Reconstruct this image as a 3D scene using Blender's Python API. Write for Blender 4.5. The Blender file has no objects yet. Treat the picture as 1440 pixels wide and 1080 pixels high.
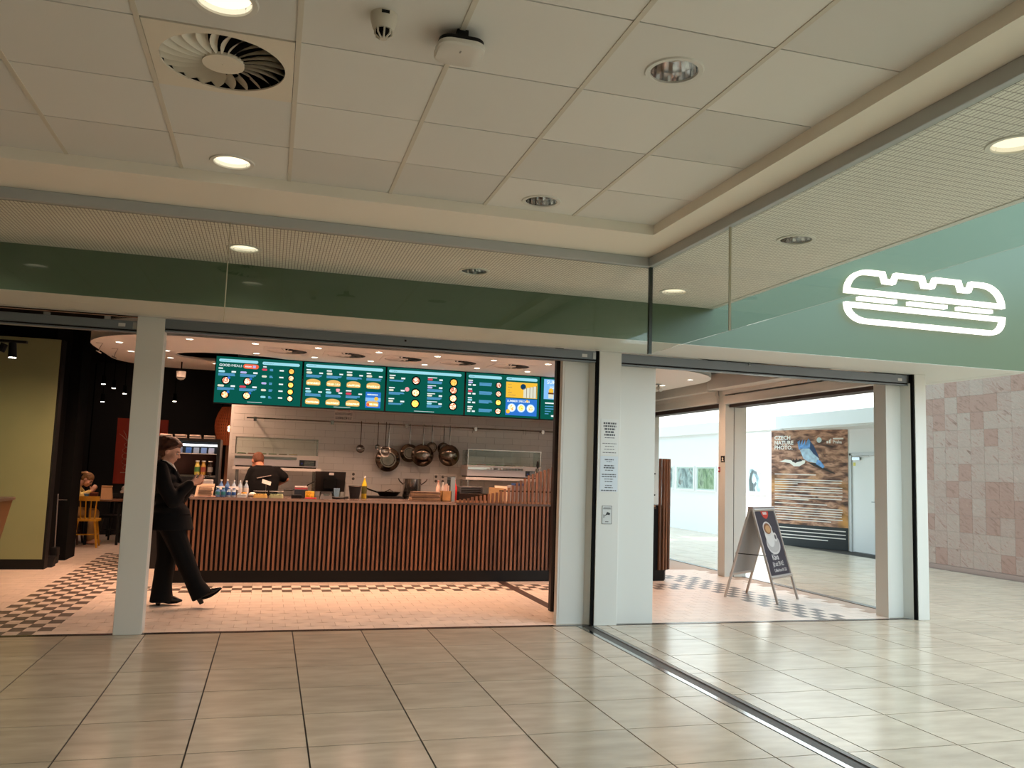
import bpy, bmesh, math, random
from mathutils import Matrix, Vector
random.seed(7)
sc = bpy.context.scene
COL = sc.collection
# ------------------------------------------------------------------ camera
F_PX = 1178.28; YAW, PIT, ROL = .2769215, .10404329, .03288907; CAM_H = 1.46581
def _camera():
    cd = bpy.data.cameras.new('camera'); co = bpy.data.objects.new('camera', cd); COL.objects.link(co)
    cd.sensor_width = 36; cd.lens = F_PX / 1440 * 36; cd.clip_start = .05; cd.clip_end = 200
    cy, sy, cp, sp, cr, sr = math.cos(YAW), math.sin(YAW), math.cos(PIT), math.sin(PIT), math.cos(ROL), math.sin(ROL)
    fw = Vector((sy*cp, cy*cp, sp)); rt = Vector((cy, -sy, 0)); up = rt.cross(fw)
    x = cr*rt + sr*up; u = -sr*rt + cr*up
    m = Matrix((x, u, -fw)).transposed().to_4x4(); m.translation = (0, 0, CAM_H)
    co.matrix_world = m; sc.camera = co
_camera()
# ------------------------------------------------------------------ world, sun, exposure
W = bpy.data.worlds.new('world'); sc.world = W; W.use_nodes = True
bg = W.node_tree.nodes['Background']; bg.inputs[0].default_value = (.70, .88, 1.0, 1); bg.inputs[1].default_value = 3.9
sun = bpy.data.lights.new('sun', 'SUN'); sun.energy = 9; sun.angle = .01; sun.color = (1, .96, .9)
so = bpy.data.objects.new('sun_offscreen', sun); COL.objects.link(so); so.location = (-6, 10, 20)
so.rotation_euler = Vector((.63, -.10, -.77)).to_track_quat('-Z', 'Y').to_euler()
vs = sc.view_settings; vs.view_transform = 'Standard'; vs.look = 'None'; vs.gamma = 1; vs.use_curve_mapping = False
vs.exposure = 0.12
# ------------------------------------------------------------------ materials
def lin(h):
    h = h.lstrip('#'); o = []
    for i in (0, 2, 4):
        c = int(h[i:i+2], 16)/255; o.append(c/12.92 if c <= .04045 else ((c+.055)/1.055)**2.4)
    return (*o, 1)
MATS = {}
def mat(name, col, rough=.5, metal=0, spec=.5, noise=None, bump=None, emit=None, es=0, rnd=0, col2=None, coat=0, alpha=None, trans=0, stretch=None):
    """procedural principled material; noise=(scale, amount), bump=(scale, strength), rnd = brightness spread between objects"""
    if name in MATS: return MATS[name]
    m = bpy.data.materials.new(name); m.use_nodes = True; nt = m.node_tree; N = nt.nodes; L = nt.links
    b = N['Principled BSDF']; c = lin(col)
    b.inputs['Base Color'].default_value = c; b.inputs['Roughness'].default_value = rough; b.inputs['Metallic'].default_value = metal
    b.inputs['Specular IOR Level'].default_value = spec; b.inputs['Coat Weight'].default_value = coat
    b.inputs['Transmission Weight'].default_value = trans
    if emit: b.inputs['Emission Color'].default_value = lin(emit); b.inputs['Emission Strength'].default_value = es
    src = None
    if noise or bump or rnd:
        tc = N.new('ShaderNodeTexCoord'); vec = tc.outputs['Object']
        if rnd or col2:
            oi = N.new('ShaderNodeObjectInfo'); ad = N.new('ShaderNodeVectorMath'); ad.operation = 'MULTIPLY_ADD'
            L.new(oi.outputs['Random'], ad.inputs[0]); ad.inputs[1].default_value = (37, 53, 71); L.new(vec, ad.inputs[2]); vec = ad.outputs[0]
        if stretch:
            mp = N.new('ShaderNodeMapping'); mp.inputs['Scale'].default_value = stretch; L.new(vec, mp.inputs[0]); vec = mp.outputs[0]
    if noise:
        n = N.new('ShaderNodeTexNoise'); n.inputs['Scale'].default_value = noise[0]; n.inputs['Detail'].default_value = 5; L.new(vec, n.inputs['Vector'])
        r = N.new('ShaderNodeValToRGB'); a = noise[1]
        c2 = lin(col2) if col2 else tuple(x*(1-a) for x in c[:3]) + (1,)
        c1 = c if col2 else tuple(min(1, x*(1+a)) for x in c[:3]) + (1,)
        r.color_ramp.elements[0].color = c2; r.color_ramp.elements[1].color = c1
        r.color_ramp.elements[0].position = .32; r.color_ramp.elements[1].position = .68
        L.new(n.outputs[0], r.inputs[0]); src = r.outputs[0]
    if rnd:
        hs = N.new('ShaderNodeHueSaturation'); hs.inputs['Color'].default_value = c
        if src: L.new(src, hs.inputs['Color'])
        mr = N.new('ShaderNodeMapRange'); mr.inputs['To Min'].default_value = 1-rnd; mr.inputs['To Max'].default_value = 1+rnd
        L.new(oi.outputs['Random'], mr.inputs[0]); L.new(mr.outputs[0], hs.inputs['Value']); src = hs.outputs[0]
    if src: L.new(src, b.inputs['Base Color'])
    if bump:
        n2 = N.new('ShaderNodeTexNoise'); n2.inputs['Scale'].default_value = bump[0]; n2.inputs['Detail'].default_value = 4; L.new(vec, n2.inputs['Vector'])
        bp = N.new('ShaderNodeBump'); bp.inputs['Strength'].default_value = bump[1]; bp.inputs['Distance'].default_value = .01
        L.new(n2.outputs[0], bp.inputs['Height']); L.new(bp.outputs[0], b.inputs['Normal'])
    MATS[name] = m; return m
def emis(name, col, s):
    if name in MATS: return MATS[name]
    m = bpy.data.materials.new(name); m.use_nodes = True; nt = m.node_tree; nt.nodes.clear()
    e = nt.nodes.new('ShaderNodeEmission'); e.inputs[0].default_value = lin(col); e.inputs[1].default_value = s
    o = nt.nodes.new('ShaderNodeOutputMaterial'); nt.links.new(e.outputs[0], o.inputs[0]); MATS[name] = m; return m
def glass(name, tint='#ffffff', ior=1.5, gloss_rough=.0, boost=1.0):
    """clear sheet glass: transparent with Fresnel reflection"""
    if name in MATS: return MATS[name]
    m = bpy.data.materials.new(name); m.use_nodes = True; nt = m.node_tree; nt.nodes.clear(); N = nt.nodes; L = nt.links
    t = N.new('ShaderNodeBsdfTransparent'); t.inputs[0].default_value = lin(tint)
    g = N.new('ShaderNodeBsdfGlossy'); g.inputs['Roughness'].default_value = gloss_rough
    lw = N.new('ShaderNodeLayerWeight'); lw.inputs['Blend'].default_value = .5; pw = N.new('ShaderNodeMath'); pw.operation = 'POWER'; pw.inputs[1].default_value = 5; L.new(lw.outputs['Facing'], pw.inputs[0])
    f = N.new('ShaderNodeMath'); f.operation = 'MULTIPLY_ADD'; f.inputs[1].default_value = .92; f.inputs[2].default_value = .03; L.new(pw.outputs[0], f.inputs[0])
    mu = N.new('ShaderNodeMath'); mu.operation = 'MULTIPLY'; mu.inputs[1].default_value = boost; mu.use_clamp = True
    x = N.new('ShaderNodeMixShader'); o = N.new('ShaderNodeOutputMaterial')
    L.new(f.outputs[0], mu.inputs[0]); L.new(mu.outputs[0], x.inputs[0]); L.new(t.outputs[0], x.inputs[1]); L.new(g.outputs[0], x.inputs[2]); L.new(x.outputs[0], o.inputs[0])
    MATS[name] = m; return m
def ramp_mat(name, stops, scale, stretch=(1, 1, 1), rough=.5, emit=0, distort=0, rnd=False, rot=(0, 0, 0)):
    """noise mapped through several colour stops (stone, photo prints, food pictures)"""
    if name in MATS: return MATS[name]
    m = bpy.data.materials.new(name); m.use_nodes = True; nt = m.node_tree; N = nt.nodes; L = nt.links; b = N['Principled BSDF']
    tc = N.new('ShaderNodeTexCoord'); vec = tc.outputs['Object']
    if rnd:
        oi = N.new('ShaderNodeObjectInfo'); ad = N.new('ShaderNodeVectorMath'); ad.operation = 'MULTIPLY_ADD'
        L.new(oi.outputs['Random'], ad.inputs[0]); ad.inputs[1].default_value = (37, 53, 71); L.new(vec, ad.inputs[2]); vec = ad.outputs[0]
    mp = N.new('ShaderNodeMapping'); mp.inputs['Scale'].default_value = stretch; L.new(vec, mp.inputs[0])
    if any(rot):
        m0 = N.new('ShaderNodeMapping'); m0.inputs['Rotation'].default_value = rot; L.new(vec, m0.inputs[0]); L.new(m0.outputs[0], mp.inputs[0])
    n = N.new('ShaderNodeTexNoise'); n.inputs['Scale'].default_value = scale; n.inputs['Detail'].default_value = 6; n.inputs['Distortion'].default_value = distort
    L.new(mp.outputs[0], n.inputs['Vector']); r = N.new('ShaderNodeValToRGB'); L.new(n.outputs[0], r.inputs[0])
    cr = r.color_ramp
    for i, (p, h) in enumerate(stops):
        e = cr.elements[i] if i < 2 else cr.elements.new(p)
        e.position = p; e.color = lin(h)
    L.new(r.outputs[0], b.inputs['Base Color']); b.inputs['Roughness'].default_value = rough
    if emit: L.new(r.outputs[0], b.inputs['Emission Color']); b.inputs['Emission Strength'].default_value = emit; b.inputs['Base Color'].default_value = (0, 0, 0, 1)
    MATS[name] = m; return m
# ------------------------------------------------------------------ mesh builder
WM = {}          # world matrix of every object that parents others
class MB:
    def __init__(s): s.v = []; s.f = []; s.mi = []; s.cur = 0
    def add(s, vs, fs):
        o = len(s.v); s.v += [tuple(p) for p in vs]; s.f += [tuple(i+o for i in f) for f in fs]; s.mi += [s.cur]*len(fs); return s
    def box(s, x0, x1, y0, y1, z0, z1, b=0):
        if b <= 0:
            v = [(x, y, z) for z in (z0, z1) for y in (y0, y1) for x in (x0, x1)]
            return s.add(v, [(0, 2, 3, 1), (4, 5, 7, 6), (0, 1, 5, 4), (2, 6, 7, 3), (0, 4, 6, 2), (1, 3, 7, 5)])
        bm = bmesh.new(); bmesh.ops.create_cube(bm, size=1)
        for q in bm.verts: q.co = Vector(((x0+x1)/2+q.co.x*(x1-x0), (y0+y1)/2+q.co.y*(y1-y0), (z0+z1)/2+q.co.z*(z1-z0)))
        bmesh.ops.bevel(bm, geom=bm.edges[:], offset=b, segments=2, affect='EDGES', profile=.5)
        bm.verts.index_update(); vs = [q.co[:] for q in bm.verts]; fs = [[q.index for q in f.verts] for f in bm.faces]; bm.free()
        return s.add(vs, fs)
    def hexa(s, bot, top):
        return s.add(list(bot)+list(top), [(3, 2, 1, 0), (4, 5, 6, 7), (0, 1, 5, 4), (1, 2, 6, 5), (2, 3, 7, 6), (3, 0, 4, 7)])
    def tube(s, pts, r, n=8, cap=True):
        pts = [Vector(p) for p in pts]; rr = r if isinstance(r, (list, tuple)) else [r]*len(pts); vs = []; fs = []; pu = None
        for i, p in enumerate(pts):
            d = (pts[min(i+1, len(pts)-1)]-pts[max(i-1, 0)]).normalized()
            u = pu-d*pu.dot(d) if pu else d.orthogonal()
            if u.length < 1e-6: u = d.orthogonal()
            u.normalize(); pu = u; w = d.cross(u)
            for k in range(n): a = 2*math.pi*k/n; vs.append(p+(u*math.cos(a)+w*math.sin(a))*rr[i])
        for i in range(len(pts)-1):
            for k in range(n): fs.append((i*n+k, i*n+(k+1) % n, (i+1)*n+(k+1) % n, (i+1)*n+k))
        if cap: fs.append(tuple(range(n-1, -1, -1))); fs.append(tuple((len(pts)-1)*n+k for k in range(n)))
        return s.add(vs, fs)
    def lathe(s, prof, c=(0, 0, 0), n=24, mtx=None, sx=1, sy=1):
        vs = []; fs = []; m = len(prof)
        for r, z in prof:
            for k in range(n):
                a = 2*math.pi*k/n; p = Vector((r*math.cos(a)*sx, r*math.sin(a)*sy, z))
                if mtx: p = mtx @ p
                vs.append((p.x+c[0], p.y+c[1], p.z+c[2]))
        for i in range(m-1):
            for k in range(n): fs.append((i*n+k, i*n+(k+1) % n, (i+1)*n+(k+1) % n, (i+1)*n+k))
        if prof[0][0] > 1e-5: fs.append(tuple(range(n-1, -1, -1)))
        if prof[-1][0] > 1e-5: fs.append(tuple((m-1)*n+k for k in range(n)))
        return s.add(vs, fs)
    def shell(s, prof, c=(0, 0, 0), n=24, mtx=None):
        vs = []; fs = []; m = len(prof)
        for r, z in prof:
            for k in range(n):
                a = 2*math.pi*k/n; p = Vector((r*math.cos(a), r*math.sin(a), z))
                if mtx: p = mtx @ p
                vs.append((p.x+c[0], p.y+c[1], p.z+c[2]))
        for i in range(m-1):
            for k in range(n): fs.append((i*n+k, i*n+(k+1) % n, (i+1)*n+(k+1) % n, (i+1)*n+k))
        return s.add(vs, fs)
    def prism(s, poly, fn, d0, d1):
        """poly: 2d outline; fn(u, v, d) -> 3d"""
        n = len(poly); vs = [fn(u, v, d0) for u, v in poly]+[fn(u, v, d1) for u, v in poly]
        fs = [tuple(range(n)), tuple(range(2*n-1, n-1, -1))]+[(i, n+i, n+(i+1) % n, (i+1) % n) for i in range(n)]
        return s.add(vs, fs)
    def plate(s, loops, z0, z1):
        """flat plate with holes: loops = [outer, hole, ...] of 2d points"""
        bm = bmesh.new(); es = []
        for lp in loops:
            q = [bm.verts.new((x, y, 0)) for x, y in lp]; es += [bm.edges.new((q[i], q[(i+1) % len(q)])) for i in range(len(q))]
        bmesh.ops.triangle_fill(bm, use_beauty=True, use_dissolve=False, edges=es, normal=(0, 0, -1))
        bm.verts.index_update(); fl = [[q.index for q in f.verts] for f in bm.faces]; xy = [(q.co.x, q.co.y) for q in bm.verts]; bm.free()
        n = len(xy); s.add([(x, y, z0) for x, y in xy], fl); s.add([(x, y, z1) for x, y in xy], [f[::-1] for f in fl])
        for lp in loops:
            k = len(lp); s.add([(x, y, z0) for x, y in lp]+[(x, y, z1) for x, y in lp], [(i, (i+1) % k, k+(i+1) % k, k+i) for i in range(k)])
        return s
    def ell(s, c, r, n=16, m=10, mtx=None):
        return s.lathe([(max(1e-6, math.sin(math.pi*i/m)), -math.cos(math.pi*i/m)) for i in range(m+1)], (0, 0, 0), n,
                       Matrix.Translation(c) @ (mtx.to_4x4() if mtx else Matrix()) @ Matrix.Diagonal((*r, 1)))
    def build(s, name, m, parent=None, smooth=None, local=False, origin=None):
        me = bpy.data.meshes.new(name)
        o = bpy.data.objects.new(name, me); COL.objects.link(o)
        if parent is not None:
            o.parent = parent; pw = WM[parent.name]
            if local: mw = Matrix(); vs = s.v; WM[o.name] = pw.copy()
            else: inv = pw.inverted(); vs = [inv @ Vector(p) for p in s.v]; WM[o.name] = pw.copy()
        else:
            if origin is None:
                xs, ys, zs = zip(*s.v); origin = ((min(xs)+max(xs))/2, (min(ys)+max(ys))/2, min(zs))
            vs = [(p[0]-origin[0], p[1]-origin[1], p[2]-origin[2]) for p in s.v]; o.location = origin; WM[o.name] = Matrix.Translation(origin)
        me.from_pydata(vs, [], s.f)
        for q in (m if isinstance(m, (list, tuple)) else [m]): me.materials.append(q)
        if isinstance(m, (list, tuple)): me.polygons.foreach_set('material_index', s.mi)
        bm = bmesh.new(); bm.from_mesh(me); bmesh.ops.recalc_face_normals(bm, faces=bm.faces[:]); bm.to_mesh(me); bm.free()
        if smooth is not None:
            me.polygons.foreach_set('use_smooth', [True]*len(me.polygons)); me.set_sharp_from_angle(angle=math.radians(smooth))
        me.update(); return o
def tag(o, label, cat, group=None):
    o['label'] = label; o['category'] = cat
    if group: o['group'] = group
    return o
def struct(o, label=None):
    o['kind'] = 'structure'
    if label: o['label'] = label
    return o
def thing(name, label, cat, loc=(0, 0, 0), rz=0, group=None):
    o = bpy.data.objects.new(name, None); COL.objects.link(o); o.location = loc; o.rotation_euler = (0, 0, rz); o.empty_display_size = .05
    WM[o.name] = Matrix.Translation(loc) @ Matrix.Rotation(rz, 4, 'Z'); return tag(o, label, cat, group)
def copy_tree(o, parent=None):
    c = o.copy(); COL.objects.link(c); c.parent = parent
    for ch in o.children: copy_tree(ch, c)
    WM[c.name] = WM[o.name].copy(); return c
def dup(root, loc, rz=None, label=None, group=None):
    c = copy_tree(root); c.location = loc
    if rz is not None: c.rotation_euler = (0, 0, rz)
    if label: c['label'] = label
    if group: c['group'] = group
    WM[c.name] = Matrix.Translation(loc) @ Matrix.Rotation(c.rotation_euler[2], 4, 'Z'); return c
def piece(name, me, parent, loc, rot=None):
    o = bpy.data.objects.new(name, me); COL.objects.link(o); o.parent = parent
    o.location = WM[parent.name].inverted() @ Vector(loc)
    if rot: o.rotation_euler = rot
    return o
def mesh_of(mb, m, name='piece', smooth=None):
    o = mb.build(name, m, None, smooth, origin=(0, 0, 0)); me = o.data; bpy.data.objects.remove(o); return me
def text_mb(mb, txt, size, fn, align='LEFT', bold=0.0, res=2):
    """lettering as mesh: fn(u, v) -> 3d point"""
    cu = bpy.data.curves.new('t', 'FONT'); cu.body = txt; cu.size = size; cu.align_x = align; cu.resolution_u = res; cu.offset = bold
    ob = bpy.data.objects.new('t', cu); COL.objects.link(ob); dg = bpy.context.evaluated_depsgraph_get()
    me = bpy.data.meshes.new_from_object(ob.evaluated_get(dg))
    mb.add([fn(v.co.x, v.co.y) for v in me.vertices], [tuple(p.vertices) for p in me.polygons])
    bpy.data.objects.remove(ob); bpy.data.curves.remove(cu); bpy.data.meshes.remove(me); return mb
def circ(cx, cy, r, n=32, a0=0, sx=1, sy=1): return [(cx+r*sx*math.cos(a0+2*math.pi*k/n), cy+r*sy*math.sin(a0+2*math.pi*k/n)) for k in range(n)]
def lamp(name, kind, loc, e, col, parent=None, aim=(0, 0, -1), size=.05, spot=None, blend=.5):
    l = bpy.data.lights.new(name, kind); l.energy = e; l.color = lin(col)[:3]
    if kind == 'AREA': l.size = size; l.shape = 'DISK'
    else: l.shadow_soft_size = size
    if kind == 'SPOT': l.spot_size = spot or 2.0; l.spot_blend = blend
    o = bpy.data.objects.new(name, l); COL.objects.link(o)
    o.rotation_euler = Vector(aim).to_track_quat('-Z', 'Y').to_euler()
    if parent is not None: o.parent = parent; o.location = WM[parent.name].inverted() @ Vector(loc)
    else: o.location = loc
    return o
def in_view(x, y, z, mx=80, my=80):
    cy, sy = math.cos(YAW), math.sin(YAW); d = x*sy+y*cy
    if d < .5: return False
    u = 720+F_PX*(x*cy-y*sy)/d
    return -mx < u < 1440+mx
# ------------------------------------------------------------------ shared materials
M_TILE = mat('mall_tile', '#bcae98', .2, noise=(3, .12), rnd=.05, spec=.5, stretch=(1, 3.2, 1))
M_GROUT = mat('grout', '#2e2a24', .9)
M_CPANEL = mat('ceiling_panel_paint', '#dddbd3', .85, rnd=.08)
M_WHITE = mat('white_paint', '#d4d6cf', .45)
M_WHITE2 = mat('white_panel', '#d4d6cf', .4)
M_BEIGE = M_WHITE
M_BORDER = mat('border_plaster', '#f0e9da', .8)
M_ALU = mat('aluminium', '#a9adad', .32, metal=1)
M_ALUD = mat('dark_aluminium', '#737c82', .4, metal=.35)
M_BLACK = mat('black_paint', '#0f0e0e', .6, spec=.25)
M_BLACKM = mat('black_matte', '#080808', .85, spec=.15)
M_STEEL = mat('stainless', '#b9b4ad', .22, metal=1)
M_CHROME = mat('chrome', '#e0e0e0', .06, metal=1)
M_GREEN = mat('green_fascia', '#4d634a', .3, spec=.5)
M_GLASSP = glass('sheet_glass', '#f7faf7', 1.5, 0, 1.2)
M_GLASSC = glass('clear_glass', '#f2f8f6', 1.45)
M_GALL = mat('gallery_white', '#e4e5e4', .6)
def rect(x0, x1, y0, y1): return [(x0, y0), (x1, y0), (x1, y1), (x0, y1)]
# ------------------------------------------------------------------ mall floor with its tiles
floor = struct(MB().box(-9, 12.4, -9, 26, -.10, -.006).build('floor', M_GROUT), 'polished beige stone floor of the shopping passage')
g = .009
tiles = []
xl = [-.9217+.6*k for k in range(-13, 7)]; xl = xl + [2.945]
xr = [3.125]+[3.262+.603*k for k in range(0, 15)]
yl = [7.0559+.6*k for k in range(-26, 2)]+[7.795]
def spans(a): return [(a[i], a[i+1]) for i in range(len(a)-1)]
for xs in (spans(xl), spans(xr)):
    for x0, x1 in xs:
        for y0, y1 in spans(yl): tiles.append((x0, x1, y0, y1))
for x0, x1 in spans([7.06, 7.48]+[7.48+.603*k for k in range(1, 9)]):
    x1 = min(x1, 11.45)
    if x1-x0 < .05: continue
    for y0, y1 in spans([7.795]+[7.0559+.6*k for k in range(2, 32)]): tiles.append((x0, x1, y0, y1))
def score(t):
    x, y = (t[0]+t[1])/2, (t[2]+t[3])/2
    vis = in_view(x, y, 0) and y > 2.6 and not (7 < x and y > 8.2 and x/y < .5)
    return (0 if vis else 1, math.hypot(x, y))
tiles.sort(key=score)
TM = {}
rest = MB()
for i, (x0, x1, y0, y1) in enumerate(tiles):
    if i < 290:
        k = (round(x1-x0, 3), round(y1-y0, 3))
        if k not in TM: TM[k] = mesh_of(MB().box(-k[0]/2+g/2, k[0]/2-g/2, -k[1]/2+g/2, k[1]/2-g/2, -.006, 0), M_TILE, 'floor_tile')
        piece('floor_tile', TM[k], floor, ((x0+x1)/2, (y0+y1)/2, 0))
    else: rest.box(x0+g/2, x1-g/2, y0+g/2, y1-g/2, -.006, 0)
o = rest.build('floor_tile_field', M_TILE, floor); o['kind'] = 'stuff'
# metal channel running across the floor and the threshold of the shop front
ch = struct(MB().box(2.945, 3.125, -9, 7.79, -.012, -.004).build('trim_1', mat('channel_dark', '#4f4c48', .4, metal=.6)), 'metal floor channel running up to the white pillar')
MB().box(2.95, 2.99, -9, 7.79, -.006, .002).build('rail', mat('steel_strip', '#c8cccc', .15, metal=1), ch)
MB().box(3.085, 3.12, -9, 7.79, -.006, .002).build('rail', mat('steel_strip2', '#8b8a86', .35, metal=.9), ch)
th = struct(MB().box(-6, 6.88, 7.80, 7.865, -.004, .003).build('trim_2', mat('threshold_metal', '#5c5750', .25, metal=.9)), 'metal threshold strip under the shutters')
MB().box(6.96, 7.06, 8.05, 25, -.004, .003).build('trim_3', mat('threshold_metal2', '#8d8c8a', .25, metal=.9))['kind'] = 'structure'
# ------------------------------------------------------------------ suspended mall ceiling
CZ = 3.20; PX, PY = .62, .608
CX = [2.49-PX*k for k in range(0, 19)][::-1]; CY = [5.25-PY*k for k in range(0, 24)][::-1]
ceil = struct(MB().box(-9, 3.95, -9, 7.0, 3.42, 3.5).build('ceiling', M_BLACKM), 'suspended ceiling of pale square metal panels')
DL = [(-.315, 4.99, 1), (-.27, 3.20, 1), (1.568, 3.13, 0), (1.575, 4.995, 0)]         # downlights x, y, lit
DL2 = [(-.3+1.87*i, 4.99-1.86*j, 1) for i in (-2, -1, 0) for j in (2, 3, 4)]+[(-2.17, 4.99, 1), (-4.04, 4.99, 1), (-2.17, 3.13, 1), (-4.04, 3.13, 1)]
VENT = (-.30, 3.73)
pm = {}
def cpanel(x0, x1, y0, y1):
    cx, cy = (x0+x1)/2, (y0+y1)/2
    if x0 < VENT[0] < x1 and y0 < VENT[1] < y1: return
    hole = [(a, b) for a, b, l in DL+DL2 if x0 < a < x1 and y0 < b < y1]
    w, h = (x1-x0)/2-.008, (y1-y0)/2-.004
    if hole:
        mb = MB().plate([rect(cx-w, cx+w, cy-h, cy+h), circ(hole[0][0], hole[0][1], .105, 32)], CZ, CZ+.012)
        mb.v = [(a-cx, b-cy, c-CZ) for a, b, c in mb.v]; me = mesh_of(mb, M_CPANEL, 'ceiling_panel')
    else:
        if 'p' not in pm: pm['p'] = mesh_of(MB().box(-w, w, -h, h, 0, .012), M_CPANEL, 'ceiling_panel')
        me = pm['p']
    piece('ceiling_panel', me, ceil, (cx, cy, CZ))
far = MB()
for x0, x1 in spans(CX):
    for y0, y1 in spans(CY):
        if in_view((x0+x1)/2, (y0+y1)/2, 0, 260) and y1 > 1.6 or any(x0 < a < x1 and y0 < b < y1 for a, b, l in DL2): cpanel(x0, x1, y0, y1)
        else: far.box(x0+.006, x1-.006, y0+.002, y1-.002, CZ, CZ+.012)
o = far.build('ceiling_panel_field', M_CPANEL, ceil); o['kind'] = 'stuff'
for x in CX[8:]: MB().box(x-.011, x+.011, -9, 5.25, CZ-.004, CZ+.03).build('ceiling_runner', mat('runner_white', '#d0c9b8', .6), ceil)
MB().box(-9, 2.49, 5.238, 5.25, CZ-.001, CZ+.02).build('edge_trim', mat('runner_white', '#d0c9b8'), ceil)
# plain border strip around the panel field, stepping down towards the glass
bd = struct(MB().box(-9, 2.755, 5.215, 5.80, 3.135, 3.30).box(2.478, 2.755, -9, 5.215, 3.135, 3.30).box(-9, 2.49, 5.20, 5.26, 3.13, 3.24).box(2.465, 2.52, -9, 5.20, 3.13, 3.24).build('ceiling_border', M_BORDER), 'plain plaster border around the ceiling panels')
# perforated ceiling beyond the glass
def perf():
    m = bpy.data.materials.new('perforated_metal'); m.use_nodes = True; nt = m.node_tree; N = nt.nodes; L = nt.links; b = N['Principled BSDF']
    tc = N.new('ShaderNodeTexCoord'); br = N.new('ShaderNodeTexBrick'); br.offset = 0; br.inputs['Scale'].default_value = 1
    br.inputs['Brick Width'].default_value = .024; br.inputs['Row Height'].default_value = .06; br.inputs['Mortar Size'].default_value = .0026; br.inputs['Mortar Smooth'].default_value = .2
    br.inputs['Color1'].default_value = lin('#f2eee4'); br.inputs['Color2'].default_value = lin('#ece8de'); br.inputs['Mortar'].default_value = lin('#8f8a80')
    L.new(tc.outputs['Object'], br.inputs[0]); L.new(br.outputs[0], b.inputs['Base Color']); b.inputs['Roughness'].default_value = .6
    bp = N.new('ShaderNodeBump'); bp.inputs['Strength'].default_value = .5; bp.inputs['Distance'].default_value = .004; bp.invert = True
    L.new(br.outputs['Fac'], bp.inputs['Height']); L.new(bp.outputs[0], b.inputs['Normal']); return m
M_PERF = perf()
DM = [(-.28, 6.46, 1), (1.487, 6.455, 0), (3.266, 6.47, 1), (3.27, 4.72, 0), (3.25, 2.99, 1), (-2.05, 6.46, 1), (3.26, 1.3, 1)]
outer = [(-9, 5.82), (2.75, 5.82), (2.75, -9), (3.9, -9), (3.9, 7.0), (-9, 7.0)]
struct(MB().plate([outer]+[circ(a, b, .105, 32) for a, b, l in DM], 3.06, 3.075).build('ceiling_perforated', M_PERF, origin=(0, 0, 3.06)), 'perforated metal ceiling strip behind the glass')
MB().box(3.9, 3.95, -9, 7.0, 3.055, 10).build('wall_sun_block', M_WHITE)['kind'] = 'structure'  # added upper wall, raised to keep direct sun off the corridor floor
# ------------------------------------------------------------------ green fascia, soffit
fas = MB().box(-9, 3.9, 7.0, 7.12, 2.70, 3.20).box(3.9, 7.76, 7.0, 7.12, 2.70, 7.4).box(7.64, 7.76, 7.12, 14.5, 2.70, 9.5).box(7.64, 7.76, 14.5, 17.8, 2.70, 7.4).box(7.64, 7.76, 19.4, 26, 2.70, 7.4)  # side parapet added above; height and gap shaped to block and admit sun
struct(fas.build('wall_front', M_GREEN), 'sage green fascia above the shop front, with an added sun-shaping parapet')
M_SOFF = mat('soffit_paint', '#d4d6cf', .6)
struct(MB().box(-9, 7.64, 7.12, 7.80, 2.70, 2.74).box(7.035, 7.64, 7.80, 26, 2.70, 2.74).box(-9, 7.76, 7.0, 7.12, 2.698, 2.70).box(7.64, 7.76, 7.12, 17.8, 2.698, 2.70).build('ceiling_soffit', M_SOFF), 'pale soffit strip under the green fascia')
# outer shell far from view
struct(MB().box(-9.2, -9, -9, 18.4, 0, 3.6).build('wall_left', mat('mall_wall', '#b7ab97', .7)))
struct(MB().box(-9.2, 12, -9.2, -9, 0, 5).build('wall_behind', mat('mall_wall', '#b7ab97', .7)))  # unseen wall, added to cut daylight reaching the left of the fascia
# ------------------------------------------------------------------ glass smoke screens with their rails
def smoke(label, along, panes, rail_box):
    a = thing('glass_screen', label, 'glass screen', ((panes[0][0]+panes[-1][1])/2, 5.80, 2.393) if along == 'x' else (2.73, (panes[0][0]+panes[-1][1])/2, 2.393))
    MB().box(*rail_box, 3.062, 3.134, .004).build('rail', mat('rail_alu', '#b4b8b8', .4, metal=.15), a)
    for p0, p1 in panes:
        if along == 'x': mb = MB().box(p0+.002, p1-.002, 5.795, 5.805, 2.393, 3.07)
        else: mb = MB().box(2.725, 2.735, p0+.002, p1-.002, 2.393, 3.07)
        mb.build('glass_pane', M_GLASSP, a)
    for p0, p1 in panes[:-1]:
        if along == 'x': MB().box(p1-.003, p1+.003, 5.792, 5.808, 2.393, 3.062).build('joint', mat('joint_seal', '#a9a48c', .4), a)
        else: MB().box(2.722, 2.738, p1-.003, p1+.003, 2.393, 3.062).build('joint', mat('joint_seal', '#a9a48c', .4), a)
    return a
smoke('clear glass smoke screen hanging in front of the green fascia', 'x', [(-6.5, -3.42), (-3.42, -.35), (-.35, 2.713)], (-9, 2.704, 5.775, 5.825))
a = smoke('clear glass smoke screen running off at right angles towards the sandwich sign', 'y', [(-1.5, 1.55), (1.55, 4.637), (4.637, 5.79)], (2.705, 2.755, -9, 5.825))
MB().box(2.715, 2.742, 5.785, 5.812, 2.39, 3.062).build('corner_seal', mat('corner_seal', '#2b332e', .2), a)
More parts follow.
